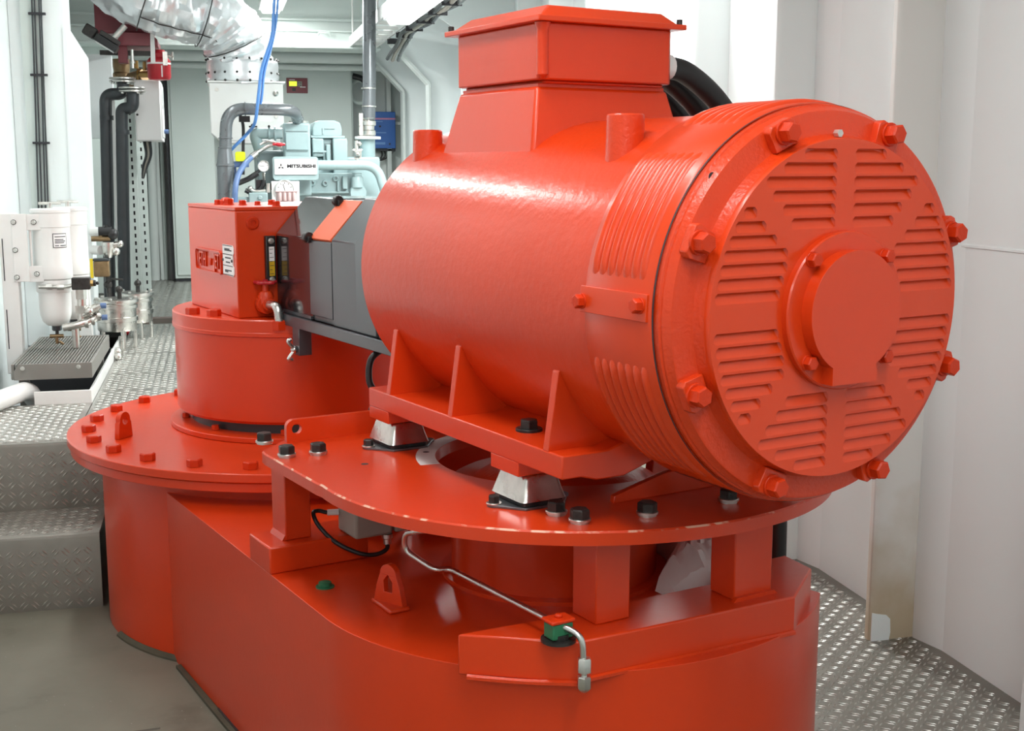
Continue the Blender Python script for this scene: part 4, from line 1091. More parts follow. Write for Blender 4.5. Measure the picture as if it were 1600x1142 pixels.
part_dp = solo('drain_valve', MB().cyl((-0.515,6.72,0.515),(-0.515,6.72,0.62),0.010,8).sphere((-0.53,6.68,0.545),0.022).sphere((-0.525,6.62,0.528),0.02).cyl((-0.53,6.68,0.545),(-0.56,6.70,0.55),0.012,8), castal, 'small silver drain valve on the floor beside the drip tray', 'valve', (-0.52,6.7,0.511))
vv = thing('valve_cluster', 'cluster of black and steel valves with a brass body on the column side', 'valve', (-0.62,7.2,0.9))
part('stub', MB().cyl((-0.68,7.26,1.14),(-0.62,7.22,1.14),0.028,12).cyl((-0.68,7.26,1.04),(-0.635,7.22,1.04),0.026,12), white_gear, vv)
part('black_valve', MB().cyl((-0.64,7.2,1.145),(-0.57,7.2,1.145),0.026,12).sphere((-0.565,7.2,1.13),0.032).cyl((-0.60,7.2,1.16),(-0.60,7.2,1.18),0.014,8), black, vv)
part('brass_tee', MB().cyl((-0.68,7.2,1.105),(-0.58,7.2,1.105),0.015,10).cyl((-0.63,7.2,1.105),(-0.63,7.2,1.125),0.012,8), bronze, vv)
part('steel_valve', MB().lathe([(0.02,1.0),(0.028,1.02),(0.034,1.05),(0.034,1.085)],12,'z',(-0.595,7.2,0)).cyl((-0.575,7.2,1.07),(-0.53,7.2,1.075),0.016,10).sphere((-0.53,7.2,1.075),0.02).sphere((-0.555,7.2,1.035),0.026), castal, vv)
part('actuator', MB().box(-0.672,-0.590,7.15,7.23,0.897,0.985), bronze, vv, 0.006, label='brown box-shaped valve body')
part('actuator_cap', MB().box(-0.675,-0.588,7.148,7.232,0.985,0.998), pipedark, vv, 0.002)
part('yellow_tag', MB().box(-0.690,-0.674,7.148,7.165,0.893,0.998), mat('yellow_edge',(0.75,0.55,0.02),0.4), vv, label='yellow edge strip')
part('lever', MB().tube([(-0.60,7.17,0.862),(-0.575,7.16,0.885),(-0.52,7.15,0.880)],0.006,8).sphere((-0.605,7.2,0.85),0.024).cyl((-0.605,7.2,0.9),(-0.600,7.2,0.775),0.014,8), dsteel, vv)

# dark pipes with flanges at the top
PD = 9.3
for (x0, x1, xt, zt, zb, yy, lab) in ((-0.732,-0.762,-0.612,2.05,1.96,9.3,'left dark vertical pipe with an S bend below the red tank'),(-0.622,-0.655,-0.545,1.98,1.86,9.22,'right dark vertical pipe with an S bend below the red tank')):
    q_ = 0.945
    x0, x1, xt, zt, zb, yy = x0*q_, x1*q_, xt*q_, 1.5+(zt-1.5)*q_, 1.5+(zb-1.5)*q_, yy*q_
    t = thing('dark_pipe', lab, 'pipe', (x1,yy,0.51), group='dark pipes from the red tank')
    part('pipe', MB().tube(bend([(x1-0.012,yy,0.51),(x0,yy,zb+0.04),(xt,yy-0.02,zb+0.04),(xt+0.005,yy-0.02,zt+0.04)],0.10,8),0.040,16), pipedark, t)
    part('flange', MB().lathe([(0.085,zt+0.030),(0.085,zt+0.042)],20,'z',(xt,yy-0.02,0)).lathe([(0.085,zt+0.050),(0.085,zt+0.062)],20,'z',(xt,yy-0.02,0)), castal, t, 0.002)
    for k in range(4):
        a = 2*PI*k/4+0.6
        inst('bolt', B_PLAIN, t, (xt+0.07*math.cos(a),yy-0.02+0.07*math.sin(a),zt+0.030), Euler((PI,0,0)))
    part('joint', MB().lathe([(0.045,0),(0.045,0.03)],16,'z',(x0,yy,zb-0.13)), pipedark, t)
solo('white_pipe', MB().box(-0.685,-0.648,8.95,8.99,0.51,1.96), white_gear, 'narrow white upright rail between the two dark pipes', 'rail', (-0.69,9.44,0.51), bevel=0.004)
# slotted uprights
def slotted(xa, xb, yy, z0, z1, n_, label):
    hs = []
    w = (xb-xa)
    for k in range(n_):
        zc = z0+0.05+(z1-z0-0.1)*k/(n_-1)
        hs.append([(xa+w*0.42,zc-0.014),(xa+w*0.62,zc-0.014),(xa+w*0.62,zc+0.014),(xa+w*0.42,zc+0.014)])
    t = thing('slotted_upright', label, 'cable tray', (xa,yy,z0), group='slotted steel uprights')
    part('face', MB().prism([(xa,z0),(xb,z0),(xb,z1),(xa,z1)],'y',yy,yy+0.003,hs), greygreen, t, smooth=0)
    part('side', MB().box(xa,xa+0.003,yy+0.003,yy+0.05,z0,z1).box(xb-0.003,xb,yy+0.003,yy+0.05,z0,z1), greygreen, t)
    part('dark_back', MB().box(xa+0.004,xb-0.004,yy+0.03,yy+0.032,z0,z1), ink, t)
slotted(-0.612,-0.548,9.36,0.52,1.98,26,'slotted pale steel upright right beside the dark pipes')
slotted(-0.565,-0.505,9.75,0.52,1.80,20,'slotted pale steel upright below the white wall cabinet')
# white wall cabinet
jc = thing('wall_cabinet', 'white wall cabinet hanging to the left of the tall grey cabinet', 'cabinet', (-0.43,9.2,1.67))
part('case', MB().box(-0.520,-0.348,9.0,9.42,1.672,2.085), plate_w, jc, 0.005)
part('door', MB().box(-0.516,-0.352,8.985,8.999,1.678,2.08), plate_w, jc, 0.003)
part('side_panel', MB().box(-0.3475,-0.342,9.03,9.40,1.70,2.06), white_gear, jc, 0.002)
part('side_window', MB().box(-0.3418,-0.338,9.10,9.28,1.90,2.04), greygreen, jc)
part('connector', MB().cyl((-0.342,9.25,1.745),(-0.315,9.25,1.745),0.014,8).cyl((-0.342,9.30,1.745),(-0.315,9.30,1.745),0.014,8).cyl((-0.342,9.35,1.745),(-0.315,9.35,1.745),0.014,8), blue_dark, jc)
part('lock', MB().lathe([(0.008,8.985),(0.008,8.978)],8,'y',(-0.505,0,1.85)), dsteel, jc)
for k in range(3):
    pts = spline([(-0.475+0.02*k,9.1,1.672),(-0.465+0.015*k,9.12,1.58),(-0.49+0.012*k,9.14,1.50),(-0.50,9.2,1.42)],6)
    solo('cabinet_cable', MB().tube(pts,0.010,8), pipedark if k!=1 else greybox, ['left cable hanging from below the white wall cabinet','middle cable hanging from below the white wall cabinet','right cable hanging from below the white wall cabinet'][k], 'cable', (-0.475+0.02*k,9.12,1.6), group='cables below the white cabinet')
solo('conduit_pipe', MB().cyl((-0.545,11.3,0.51),(-0.53,11.3,1.75),0.04,14), backwall, 'thick grey vertical pipe on the back wall left of the tall cabinet', 'pipe', (-0.54,11.3,0.51))
solo('thin_conduit', MB().cyl((-0.455,11.33,0.51),(-0.44,11.33,2.3),0.02,12), greygreen, 'thin grey conduit on the back wall left of the tall cabinet', 'pipe', (-0.45,11.33,0.51))

# red tank with valves
rt = thing('red_tank', 'dark red tank and bracket hanging under the foil wrapped exhaust pipe', 'tank', (-0.55,9.0,2.30))
part('tank', MB().box(-0.745,-0.385,8.87,9.5,2.375,2.84), maroon, rt, 0.02)
part('shelf', MB().prism([(-0.62,2.29),(-0.34,2.29),(-0.34,2.33),(-0.385,2.372),(-0.62,2.372)],'y',8.75,9.2), maroon, rt, 0.004)
part('hanger_plate', MB().box(-0.60,-0.54,8.8,8.9,2.18,2.372), maroon, rt, 0.003)
part('side_lug', MB().prism([(-0.39,2.18),(-0.36,2.18),(-0.36,2.37),(-0.385,2.39)],'y',8.74,8.76), white_gear, rt)
part('cross_bar', MB().box(-0.72,-0.37,8.86,8.9,2.235,2.265), dsteel, rt)
part('sight_pipe', MB().cyl((-0.505,8.72,2.14),(-0.505,8.72,2.26),0.010,8).lathe([(0.018,2.17),(0.018,2.185)],10,'z',(-0.505,8.72,0)), zinc, rt)
rc = thing('red_canister', 'bright red canister with white straps beside brass valves', 'canister', (-0.34,8.9,2.09))
part('shell', MB().lathe([(0.02,2.075),(0.066,2.08),(0.077,2.095),(0.077,2.205),(0.06,2.225),(0.03,2.23)],28,'z',(-0.345,8.9,0)), redvalve, rc)
part('strap', MB().lathe([(0.0775,2.180),(0.0795,2.180),(0.0795,2.192),(0.0775,2.192)],28,'z',(-0.345,8.9,0),close=True), plate_w, rc)
part('print_strip', MB().box(-0.328,-0.320,8.824,8.828,2.095,2.17), plate_w, rc)
part('cap', MB().lathe([(0.04,2.225),(0.045,2.25),(0.03,2.275)],16,'z',(-0.335,8.88,0)), redvalve, rc)
part('tap', MB().cyl((-0.31,8.84,2.235),(-0.245,8.84,2.235),0.010,8).cyl((-0.25,8.84,2.21),(-0.25,8.84,2.26),0.006,8).box(-0.315,-0.285,8.82,8.86,2.17,2.26), castal, rc)
bv = thing('brass_valve', 'brass valve group between the dark pipes and the red canister', 'valve', (-0.58,9.2,2.1))
part('left_body', MB().lathe([(0.05,2.09),(0.062,2.10),(0.062,2.14),(0.052,2.15),(0.058,2.19),(0.058,2.24)],16,'z',(-0.612,9.26,0)), bronze, bv)
part('right_body', MB().lathe([(0.04,2.03),(0.048,2.05),(0.048,2.10),(0.04,2.12)],14,'z',(-0.545,9.18,0)).cyl((-0.545,9.15,2.10),(-0.45,9.05,2.12),0.042,14), bronze, bv)
part('union', MB().lathe([(0.05,0),(0.05,0.03)],8,'x',(-0.50,9.08,2.115)).cyl((-0.47,9.0,2.12),(-0.40,8.95,2.12),0.022,10).cyl((-0.50,9.0,2.16),(-0.50,9.0,2.21),0.016,8).cyl((-0.44,8.92,2.14),(-0.44,8.92,2.20),0.012,8), brass, bv)
# flood light on the left
fl = thing('flood_lamp', 'black box-shaped flood lamp fixed high beside the dark red tank', 'lamp', (-0.66,8.5,2.33))
Mf = Matrix.Translation((-0.645,8.5,2.275)) @ Matrix.Rotation(R(32),4,'Y')
part('housing', MB().cbox((0,0,0),(0.15,0.14,0.045),M=Mf), black, fl, 0.006)
part('cooling_fins', MB().cbox((0.0,0,0.04),(0.13,0.12,0.03),M=Mf), dsteel, fl, 0.004)
part('glass', MB().cbox((0,0,-0.026),(0.12,0.11,0.006),M=Mf), plate_w, fl)
part('bracket', MB().cbox((-0.12,0,0.01),(0.08,0.10,0.07),M=Mf), dsteel, fl, 0.01)
part('gland', MB().cyl(Mf @ Vector((0.02,0,0.05)), Mf @ Vector((0.04,0,0.16)), 0.02, 10), castal, fl)

# ================================================================ FAR END
ck = thing('tall_cabinet', 'tall pale grey switch cabinet standing against the back wall', 'cabinet', (0.42,11.2,0.51))
part('case', MB().box(-0.372,1.20,11.122,11.39,0.535,2.385), greygreen, ck, 0.006)
part('plinth', MB().box(-0.365,1.19,11.135,11.38,0.51,0.535), ink, ck)
part('door', MB().box(-0.352,1.187,11.108,11.121,0.565,2.372), greygreen, ck, 0.004)
part('door_gap', MB().box(-0.400,-0.374,11.16,11.39,0.52,2.40), ink, ck)
cp = part('control_panel', MB().box(0.628,0.808,11.098,11.108,2.128,2.256), maroon, ck, 0.002, label='dark red control panel with a lit yellow display')
part('display', MB().box(0.650,0.715,11.095,11.099,2.188,2.228), screen, cp)
part('keypad', MB().box(0.722,0.760,11.095,11.099,2.185,2.228), greybox, cp)
part('key', MB().box(0.728,0.736,11.093,11.096,2.190,2.198).box(0.728,0.736,11.093,11.096,2.210,2.218).box(0.744,0.752,11.093,11.096,2.190,2.198).box(0.744,0.752,11.093,11.096,2.210,2.218), dsteel, cp)
part('print_strip', MB().box(0.742,0.790,11.096,11.0985,2.176,2.184).box(0.652,0.70,11.096,11.0985,2.238,2.243), plate_w, cp)
part('button_row', MB().box(0.675,0.705,11.095,11.0985,2.145,2.170), dsteel, cp)
part('top_lug', MB().lathe([(0.02,2.385),(0.02,2.40),(0.01,2.405)],12,'z',(1.14,11.2,0)), dsteel, ck)
# flexible hose ring beside the cabinet
mb = MB().tube([(1.27+0.075*math.cos(2*PI*i/28), 11.25+0.02*math.sin(2*PI*i/28), 2.155+0.10*math.sin(2*PI*i/28)) for i in range(29)],0.017,8,cap=False)
solo('hose_loop', mb, greygreen, 'grey hose loop hanging between the tall cabinet and the vertical pipe', 'hose', (1.27,11.25,2.15))
solo('cable_loop', MB().tube(spline([(1.21,11.2,2.29),(1.30,11.2,2.26),(1.345,11.2,2.18),(1.35,11.2,2.12)],6),0.026,10), rubber, 'thick black cable bend over the grey hose loop', 'cable', (1.28,11.2,2.2))
# blue inverter
iv = thing('inverter', 'blue wall-mounted electrical unit with a pink stripe on the back wall', 'inverter', (1.50,11.3,1.65))
part('case', MB().box(1.405,1.596,11.27,11.39,1.66,1.985), blue_box, iv, 0.006)
part('stripe', MB().box(1.405,1.594,11.266,11.271,1.915,1.930), pink, iv)
part('print_strip', MB().box(1.412,1.48,11.266,11.271,1.895,1.902).box(1.412,1.51,11.266,11.271,1.795,1.804).box(1.412,1.50,11.266,11.271,1.695,1.715), blue_light, iv)
part('indicator', MB().lathe([(0.009,11.271),(0.009,11.265)],10,'y',(1.455,0,1.855)).lathe([(0.009,11.271),(0.009,11.265)],10,'y',(1.54,0,1.70)), ink, iv)
part('terminal_cover', MB().box(1.41,1.592,11.28,11.39,1.635,1.659), ink, iv, 0.002)
part('gland', MB().lathe([(0.012,1.615),(0.012,1.636)],8,'z',(1.56,11.31,0)), castal, iv)
for k in range(3):
    pts = spline([(1.47+0.028*k,11.32,1.64),(1.475+0.028*k,11.32,1.60),(1.45+0.02*k,11.32,1.565),(1.39,11.32,1.545)],6)
    solo('inverter_cable', MB().tube(pts,0.008,8), rubber, ['left black cable curving down from the blue unit','middle black cable curving down from the blue unit','right black cable curving down from the blue unit'][k], 'cable', (1.47+0.028*k,11.32,1.6), group='cables below the blue unit')
solo('wall_bracket', MB().box(1.60,1.72,11.33,11.36,1.872,1.898).cyl((1.68,11.32,1.5),(1.68,11.32,1.95),0.014,10).cyl((1.66,11.34,1.50),(1.70,11.34,1.50),0.03,10).cyl((1.66,11.34,1.885),(1.70,11.34,1.885),0.03,10), backwall, 'grey pipe bracket on the wall right of the blue unit', 'bracket', (1.68,11.34,1.5))
# cable ladder with cables under the ceiling
cl = thing('cable_ladder', 'cable ladder running along below the ceiling to the far end', 'cable tray', (1.17,7.8,2.42))
part('rail', MB().box(1.055,1.07,5.6,10.0,2.42,2.50), white_gear, cl)
part('rail', MB().box(1.255,1.27,5.6,10.0,2.42,2.50), white_gear, cl)
for k in range(15):
    part('rung', MB().box(1.07,1.255,5.75+k*0.29,5.78+k*0.29,2.425,2.445), white_gear, cl)
for k in range(6):
    y0 = 6.0+k*0.75
    part('ladder_hanger', MB().cyl((1.062,y0,2.5),(1.062,y0,2.85),0.007,6).cyl((1.262,y0,2.5),(1.262,y0,2.85),0.007,6), white_gear, cl)
for k, dx in enumerate((0.0,0.035,0.07)):
    pts = [(1.285+dx+0.008*math.sin(i*1.3+k),5.6+i*0.165,2.405+0.006*math.sin(i*0.9+2*k)-max(0,(i-19))*0.03) for i in range(24)]
    solo('ladder_cable', MB().tube(spline(pts,2),0.014,8), [pipedark,greybox,pipegrey][k], ['dark cable strapped along the right edge of the cable ladder, inner one','grey-brown cable strapped along the right edge of the cable ladder','grey cable on the outer right edge of the cable ladder'][k], 'cable', (1.29+dx,7.8,2.4), group='cables along the cable ladder')
for k in range(8):
    part('cable_strap', MB().box(1.26,1.375,6.1+k*0.45,6.115+k*0.45,2.385,2.425), ink, cl)

# insulated exhaust pipe
ex = thing('insulated_exhaust', 'fat foil-wrapped exhaust pipe bending down to a white box', 'exhaust pipe', (0.0,8.6,2.5))
rf = random.Random(11)
tab = [[rf.uniform(-1,1) for _ in range(36)] for _ in range(140)]
def wob(i, k):
    s_ = 0.0
    for di in (-1,0,1):
        s_ += tab[(i+di)%140][k%36]
    return 1.0 + 0.026*s_ + 0.026*math.sin(i*0.55+2.3*math.sin(k*0.7)) + (-0.05 if i % 17 == 0 else 0)
path = spline([(-0.80,8.6,2.98),(-0.66,8.6,2.77),(-0.42,8.6,2.60),(-0.18,8.62,2.53),(0.02,8.65,2.48),(0.14,8.69,2.36),(0.195,8.73,2.22),(0.205,8.75,2.07)],14)
part('wrap', MB().tube(path,0.215,36,wob=wob), foil, ex, smooth=24)
mb = MB().lathe([(0.20,2.205),(0.232,2.20),(0.24,2.17),(0.236,2.12),(0.243,2.10),(0.236,2.062),(0.22,2.056)],36,'z',(0.205,8.75,0))
part('collar', mb, foil, ex, smooth=30)
for i_ in (30, 52, 74):
    P_, Q_ = Vector(path[i_]), Vector(path[i_+1])
    ax_ = (Q_-P_).normalized(); n1 = ax_.cross(Vector((0,1,0))).normalized(); n2 = ax_.cross(n1)
    mb = MB().tube([P_ + (n1*math.cos(2*PI*q/40) + n2*math.sin(2*PI*q/40))*(0.222+0.006*(q%2)) for q in range(41)], 0.004, 5, cap=False)
    part('lacing', mb, dsteel, ex)
mb = MB().tube([Vector(path[i_]) + Vector((0.02*(i_%2), -0.15, -0.165)) for i_ in range(4, 84, 3)], 0.004, 5)
part('lacing', mb, dsteel, ex)
for z_ in (2.205,2.115,2.062):
    for k in range(18):
        a = 2*PI*k/18
        part('lacing_hook', MB().sphere((0.205+0.238*math.cos(a),8.75+0.238*math.sin(a),z_),0.009,6,4), dsteel, ex)
# white exhaust box
xb = thing('exhaust_box', 'white sheet metal box below the foil-wrapped exhaust pipe', 'box', (0.22,8.9,1.65))
part('case', MB().prism([(-0.02,1.72),(0.06,1.65),(0.46,1.65),(0.46,2.045),(-0.02,2.045)],'y',8.55,8.98), white_gear, xb, 0.006)
part('lip', MB().box(-0.03,0.475,8.54,8.99,2.046,2.058), white_gear, xb, 0.002)
part('flange_bolt', MB().lathe([(0.02,8.55),(0.02,8.545),(0.008,8.535)],12,'y',(0.41,0,1.98)).lathe([(0.014,8.55),(0.014,8.54)],10,'y',(0.41,0,1.83)).lathe([(0.012,8.55),(0.012,8.542)],10,'y',(0.03,0,2.0)), castal, xb)
part('lower_panel', MB().box(0.10,0.45,8.545,8.549,1.67,1.80), white_gear, xb, 0.001)
part('support_leg', MB().box(0.0,0.05,8.90,8.95,0.51,1.72), greygreen, xb)
part('support_leg', MB().box(0.40,0.45,8.90,8.95,0.51,1.66), greygreen, xb)

# grey pipe loop in front of the engine
lp = thing('pipe_loop', 'thick grey pipe looping up and over to the engine top', 'pipe', (0.06,7.6,0.51))
part('riser', MB().lathe([(0.050,0.51),(0.050,1.50),(0.054,1.502),(0.054,1.512),(0.050,1.515),(0.040,1.60)],24,'z',(0.060,7.6,0)), pipegrey, lp)
part('loop', MB().tube(bend([(0.062,7.6,1.59),(0.078,7.6,1.836),(0.47,7.64,1.836),(0.517,7.95,1.775)],0.11,10),0.036,20), pipegrey, lp)
for M_ in (Matrix.Translation((0.062,7.6,1.61)), Matrix.Translation((0.066,7.6,1.665))):
    part('joint_ring', MB().lathe([(0.036,-0.004),(0.041,-0.003),(0.041,0.003),(0.036,0.004)],20,'z',M=M_,close=True), pipegrey, lp)
part('joint_ring', MB().lathe([(0.036,-0.004),(0.041,-0.003),(0.041,0.003),(0.036,0.004)],20,'x',(0.185,7.606,1.836),close=True), pipegrey, lp)
part('end_flange', MB().lathe([(0.062,1.766),(0.062,1.780)],20,'z',(0.517,7.95,0)), castal, lp)

# engine
en = thing('engine', 'pale turquoise diesel engine between the gearbox and the tall grey cabinet', 'engine', (0.65,8.2,0.51))
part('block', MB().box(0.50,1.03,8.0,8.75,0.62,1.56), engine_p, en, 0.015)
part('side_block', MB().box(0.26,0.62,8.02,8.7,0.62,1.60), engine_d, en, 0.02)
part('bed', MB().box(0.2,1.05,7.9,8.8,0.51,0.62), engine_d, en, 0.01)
hx = part('heat_exchanger', MB().box(0.418,0.582,7.86,8.30,1.32,1.765), engine_p, en, 0.012)
part('panel_line', MB().box(0.432,0.562,7.857,7.861,1.712,1.716).box(0.432,0.562,7.857,7.861,1.590,1.594), engine_d, hx)
part('raised_panel', MB().box(0.430,0.568,7.852,7.859,1.600,1.706), engine_p, hx, 0.003)
part('valve_cover', MB().prism([(0.60,1.69),(0.60,1.735),(0.615,1.775),(0.65,1.785),(0.74,1.785),(0.775,1.772),(0.785,1.735),(0.785,1.69)],'y',7.95,8.7), engine_p, en, 0.012)
part('cover_rim', MB().box(0.592,0.802,7.94,8.71,1.675,1.69), engine_p, en, 0.003)
part('cover_rib', MB().box(0.662,0.672,7.943,7.95,1.70,1.738).box(0.672,0.74,7.943,7.95,1.732,1.738), engine_p, en, 0.002)
part('cylinder_head', MB().box(0.595,0.665,7.90,8.7,1.56,1.672).box(0.725,0.815,7.92,8.7,1.42,1.674).box(0.665,0.725,7.97,8.7,1.5,1.674), engine_p, en, 0.008)
part('head_recess', MB().box(0.678,0.718,7.962,7.969,1.60,1.645), engine_d, en)
part('head_pillar', MB().box(0.684,0.712,7.945,7.968,1.50,1.636), engine_p, en, 0.006)
part('head_flange', MB().box(0.595,0.68,7.885,7.90,1.585,1.597), engine_p, en, 0.003)
part('water_pipe', MB().tube(bend([(0.60,7.80,1.508),(0.985,7.80,1.508),(1.035,7.80,1.33)],0.09,10),0.030,18), engine_p, en)
part('side_plate', MB().box(0.56,0.86,7.90,7.99,1.33,1.46), engine_p, en, 0.006)
part('side_plate_lip', MB().box(0.55,0.90,7.88,7.90,1.335,1.343), engine_p, en, 0.002)
for (bx_, bz_) in ((0.588,1.398),(0.668,1.396),(0.735,1.425)):
    part('boss', MB().lathe([(0.020,7.90),(0.020,7.888),(0.016,7.882),(0.009,7.882),(0.009,7.895)],16,'y',(bx_,0,bz_)), engine_p, en)
part('rib', MB().box(0.775,0.805,7.86,7.9,1.36,1.44).box(0.742,0.752,7.87,7.9,1.345,1.41), engine_p, en, 0.004)
part('pump_cover', MB().lathe([(0.05,7.84),(0.055,7.86),(0.055,7.90)],20,'y',(0.87,0,1.335)), engine_p, en, 0.002)
part('filter_bowl', MB().lathe([(0.03,1.365),(0.038,1.37),(0.038,1.43),(0.034,1.437)],18,'z',(0.865,7.86,0)).lathe([(0.03,1.44),(0.03,1.447)],16,'z',(0.865,7.86,0)).lathe([(0.03,1.452),(0.03,1.459)],16,'z',(0.865,7.86,0)), engine_p, en)
part('injector_cluster', MB().cyl((0.865,7.86,1.53),(0.865,7.86,1.66),0.012,8).cyl((0.84,7.86,1.60),(0.90,7.86,1.60),0.008,8).sphere((0.87,7.85,1.575),0.022).sphere((0.885,7.85,1.64),0.014).box(0.85,0.895,7.85,7.88,1.545,1.60), castal, en)
part('intake_elbow', MB().tube(bend([(0.27,7.88,1.60),(0.24,7.86,1.70),(0.30,7.86,1.70),(0.41,7.86,1.70)],0.06,8),0.034,16).lathe([(0.045,0),(0.045,0.012)],16,'x',(0.325,7.86,1.70)).lathe([(0.045,0),(0.045,0.012)],16,'x',(0.36,7.86,1.70)), engine_p, en)
part('clip', MB().box(0.21,0.26,7.84,7.86,1.735,1.745).sphere((0.235,7.85,1.745),0.014).sphere((0.33,7.83,1.742),0.008), dsteel, en)
tk = part('header_tank', MB().prism(rrect(0.338,0.610,1.418,1.558,0.018),'y',7.66,7.78), engine_p, en, 0.008)
np_ = part('name_plate', MB().prism(rrect(0.348,0.600,1.452,1.545,0.006),'y',7.654,7.6595), plate_w, tk)
MN = Matrix.Translation((0.494,7.654,1.501)) @ Matrix.Rotation(PI/2,4,'X')
text_on(np_, 'MITSUBISHI', 0.028, 0.001, MN @ Matrix.Translation((0.014,0,0)), ink, sx=1.22, bold=0.0012)
mb = MB()
for k in range(3):      # three rhombs meeting at a point
    a = PI/2 + k*2*PI/3
    d = Vector((math.cos(a), math.sin(a))); e = Vector((-d.y, d.x))
    c0 = d*0.0010; h_ = 0.019
    pts = [c0, c0+d*h_*0.5+e*h_*0.29, c0+d*h_, c0+d*h_*0.5-e*h_*0.29]
    mb.prism([(p.x-0.108, p.y-0.003) for p in pts], 'z', 0, 0.0015, M=MN)
part('emblem_mark', mb, ink, np_)
part('tank_line', MB().box(0.352,0.596,7.6535,7.6545,1.4495,1.4515), ink, np_)
gpn = part('gauge_panel', MB().box(0.325,0.490,7.62,7.68,1.27,1.412), white_gear, en, 0.004)
def dial(parent, cx, yy, cz, r_, ang, ticks):
    d = part('dial_case', MB().lathe([(r_,yy),(r_,yy-0.014),(r_*0.9,yy-0.018),(r_*0.86,yy-0.012),(r_*0.86,yy)],28,'y',(cx,0,cz),close=True), steel, parent)
    part('dial_face', MB().lathe([(r_*0.88,yy-0.010),(0.001,yy-0.0105)],28,'y',(cx,0,cz)), plate_w, d)
    m_ = MB()
    for k in range(ticks):
        a = R(225 - 270*k/(ticks-1))
        m_.cbox((0,0,0),(r_*0.16,0.0008,r_*0.05),M=Matrix.Translation((cx+r_*0.66*math.cos(a),yy-0.0112,cz+r_*0.66*math.sin(a))) @ Matrix.Rotation(-a,4,'Y'))
    m_.cbox((r_*0.22,0,0),(r_*0.75,0.001,r_*0.05),M=Matrix.Translation((cx,yy-0.0122,cz)) @ Matrix.Rotation(-ang,4,'Y'))
    part('dial_mark', m_, ink, d)
dial(gpn, 0.402, 7.62, 1.362, 0.060, R(105), 9)
dial(en, 0.285, 7.70, 1.502, 0.036, R(175), 6)
part('gauge_stem', MB().cyl((0.285,7.70,1.46),(0.285,7.72,1.40),0.010,8).cyl((0.285,7.72,1.502),(0.30,7.95,1.502),0.010,8), castal, en)
part('ribbed_cup', MB().prism(rrect(0.342,0.462,7.40,7.50,0.015),'z',1.30,1.352).box(0.338,0.466,7.396,7.504,1.352,1.358).box(0.36,0.44,7.41,7.49,1.2,1.30), pinkcast, en, 0.004, label='pinkish casting with ribs')
for k in range(4):
    part('cup_rib', MB().lathe([(0.010,1.302),(0.010,1.345),(0.006,1.350)],10,'z',(0.362+k*0.027,7.398,0)), pinkcast, en)
part('control_box', MB().box(0.19,0.30,7.6,7.7,1.22,1.345).lathe([(0.014,7.6),(0.014,7.59)],10,'y',(0.255,0,1.315)).box(0.12,0.21,7.62,7.7,1.24,1.318), engine_p, en, 0.005)
part('red_tap', MB().sphere((0.385,7.75,1.632),0.018,sc=(1.5,1,0.7)).cyl((0.345,7.75,1.632),(0.42,7.75,1.632),0.008,8), redvalve, en)
part('tap_line', MB().tube(spline([(0.40,7.76,1.615),(0.34,7.76,1.628),(0.28,7.76,1.60),(0.235,7.74,1.575)],6),0.012,10).tube(spline([(0.36,7.76,1.645),(0.31,7.76,1.65),(0.27,7.76,1.63)],6),0.008,8).cyl((0.25,7.74,1.58),(0.215,7.73,1.555),0.020,10), castal, en)
part('linkage', MB().tube(spline([(0.13,7.66,1.40),(0.20,7.66,1.43),(0.25,7.66,1.46)],5),0.016,8).cyl((0.17,7.66,1.42),(0.26,7.68,1.475),0.010,8).tube(spline([(0.17,7.64,1.36),(0.22,7.64,1.34),(0.27,7.64,1.38),(0.28,7.64,1.42)],5),0.014,8).box(0.235,0.27,7.64,7.68,1.36,1.42).box(0.29,0.33,7.63,7.68,1.36,1.40), black, en)
part('bright_link', MB().tube(spline([(0.19,7.63,1.37),(0.23,7.63,1.352),(0.29,7.63,1.355)],5),0.012,8).sphere((0.20,7.63,1.37),0.016).cyl((0.305,7.63,1.345),(0.305,7.63,1.40),0.014,10), castal, en)
part('yellow_cap', MB().prism(rrect(0.120,0.180,1.530,1.588,0.012),'y',7.72,7.78), yellow, en, 0.006, label='bright yellow cap')
part('cap_bracket', MB().box(0.10,0.20,7.73,7.80,1.495,1.530).box(0.10,0.125,7.75,7.80,1.40,1.50), blue_dark, en, 0.003)
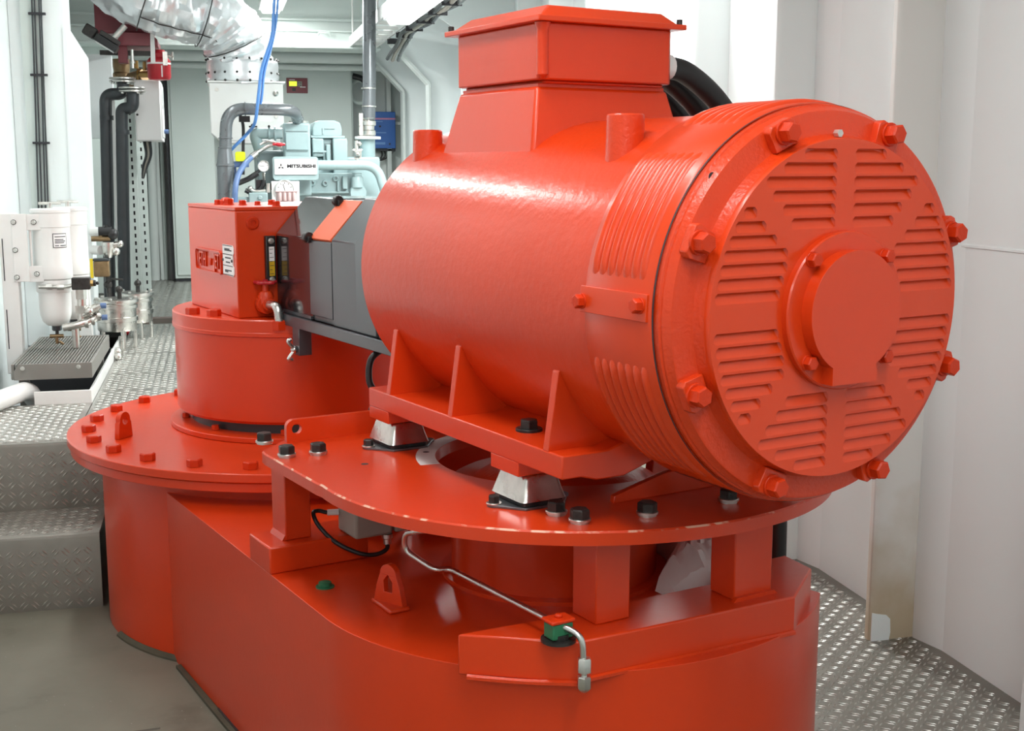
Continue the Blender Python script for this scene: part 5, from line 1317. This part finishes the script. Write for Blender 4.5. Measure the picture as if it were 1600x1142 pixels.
# hoses
solo('blue_hose', MB().tube(spline([(0.385,7.45,2.84),(0.378,7.45,2.60),(0.362,7.45,2.40),(0.345,7.45,2.24),(0.285,7.46,2.06),(0.262,7.47,1.92),(0.238,7.52,1.76),(0.20,7.66,1.70),(0.13,7.68,1.63),(0.06,7.72,1.56)],8),0.0095,10), blue_hose, 'light blue hose hanging from the ceiling past the white exhaust box', 'hose', (0.3,7.5,2.2))
solo('blue_hose', MB().tube(spline([(0.402,7.45,2.84),(0.395,7.45,2.60),(0.382,7.45,2.40),(0.352,7.46,2.22),(0.300,7.47,2.05),(0.282,7.48,1.92),(0.272,7.5,1.86)],8),0.0075,10), blue_hose, 'thinner light blue hose strapped beside the thicker hanging hose', 'hose', (0.32,7.46,2.3))
solo('navy_hose', MB().tube(spline([(0.215,7.73,1.555),(0.17,7.62,1.51),(0.132,7.55,1.45),(0.112,7.5,1.38),(0.105,7.5,1.28),(0.105,7.5,1.1)],8),0.017,12), blue_dark, 'dark blue hose curving down behind the gearbox cover', 'hose', (0.12,7.55,1.4))
solo('black_wire', MB().tube(spline([(0.15,7.75,1.84),(0.16,7.8,1.80),(0.175,7.82,1.74),(0.17,7.82,1.60),(0.165,7.82,1.45)],8),0.010,8).box(0.15,0.215,7.74,7.80,1.765,1.80), rubber, 'black wire with a clamp hanging below the grey pipe loop', 'cable', (0.17,7.8,1.6))
# vertical pipe
vp = thing('vertical_pipe', 'tall grey vertical pipe rising from the engine to the ceiling', 'pipe', (0.985,8.2,1.5))
part('tube', MB().tube([(0.985,8.2,1.80),(0.995,8.2,2.05),(1.005,8.2,2.85)],0.043,20), pipegrey, vp)
for z_ in (1.885,2.0):
    part('joint_ring', MB().lathe([(0.043,-0.005),(0.049,-0.004),(0.049,0.004),(0.043,0.005)],20,'z',(0.989,8.2,z_),close=True), castal, vp)
part('clamp_coupling', MB().lathe([(0.042,1.70),(0.048,1.705),(0.048,1.73),(0.040,1.735),(0.040,1.76),(0.050,1.765),(0.050,1.79),(0.040,1.80),(0.046,1.812)],20,'z',(0.982,8.2,0)).box(0.92,0.945,8.17,8.2,1.70,1.84), castal, vp)
part('lower_flange', MB().lathe([(0.085,1.675),(0.085,1.692),(0.05,1.695)],24,'z',(0.978,8.2,0)), white_gear, vp, 0.002)
part('stand_pipe', MB().lathe([(0.05,1.561),(0.05,1.675)],24,'z',(0.975,8.2,0)), engine_p, vp)
# small wall details near the terminal box
solo('sprinkler', MB().cyl((1.72,3.62,2.85),(1.72,3.62,2.62),0.012,8).lathe([(0.02,2.60),(0.035,2.61),(0.012,2.63)],12,'z',(1.72,3.62,0)), dsteel, 'small dark ceiling fitting above the terminal box', 'fitting', (1.72,3.62,2.7))
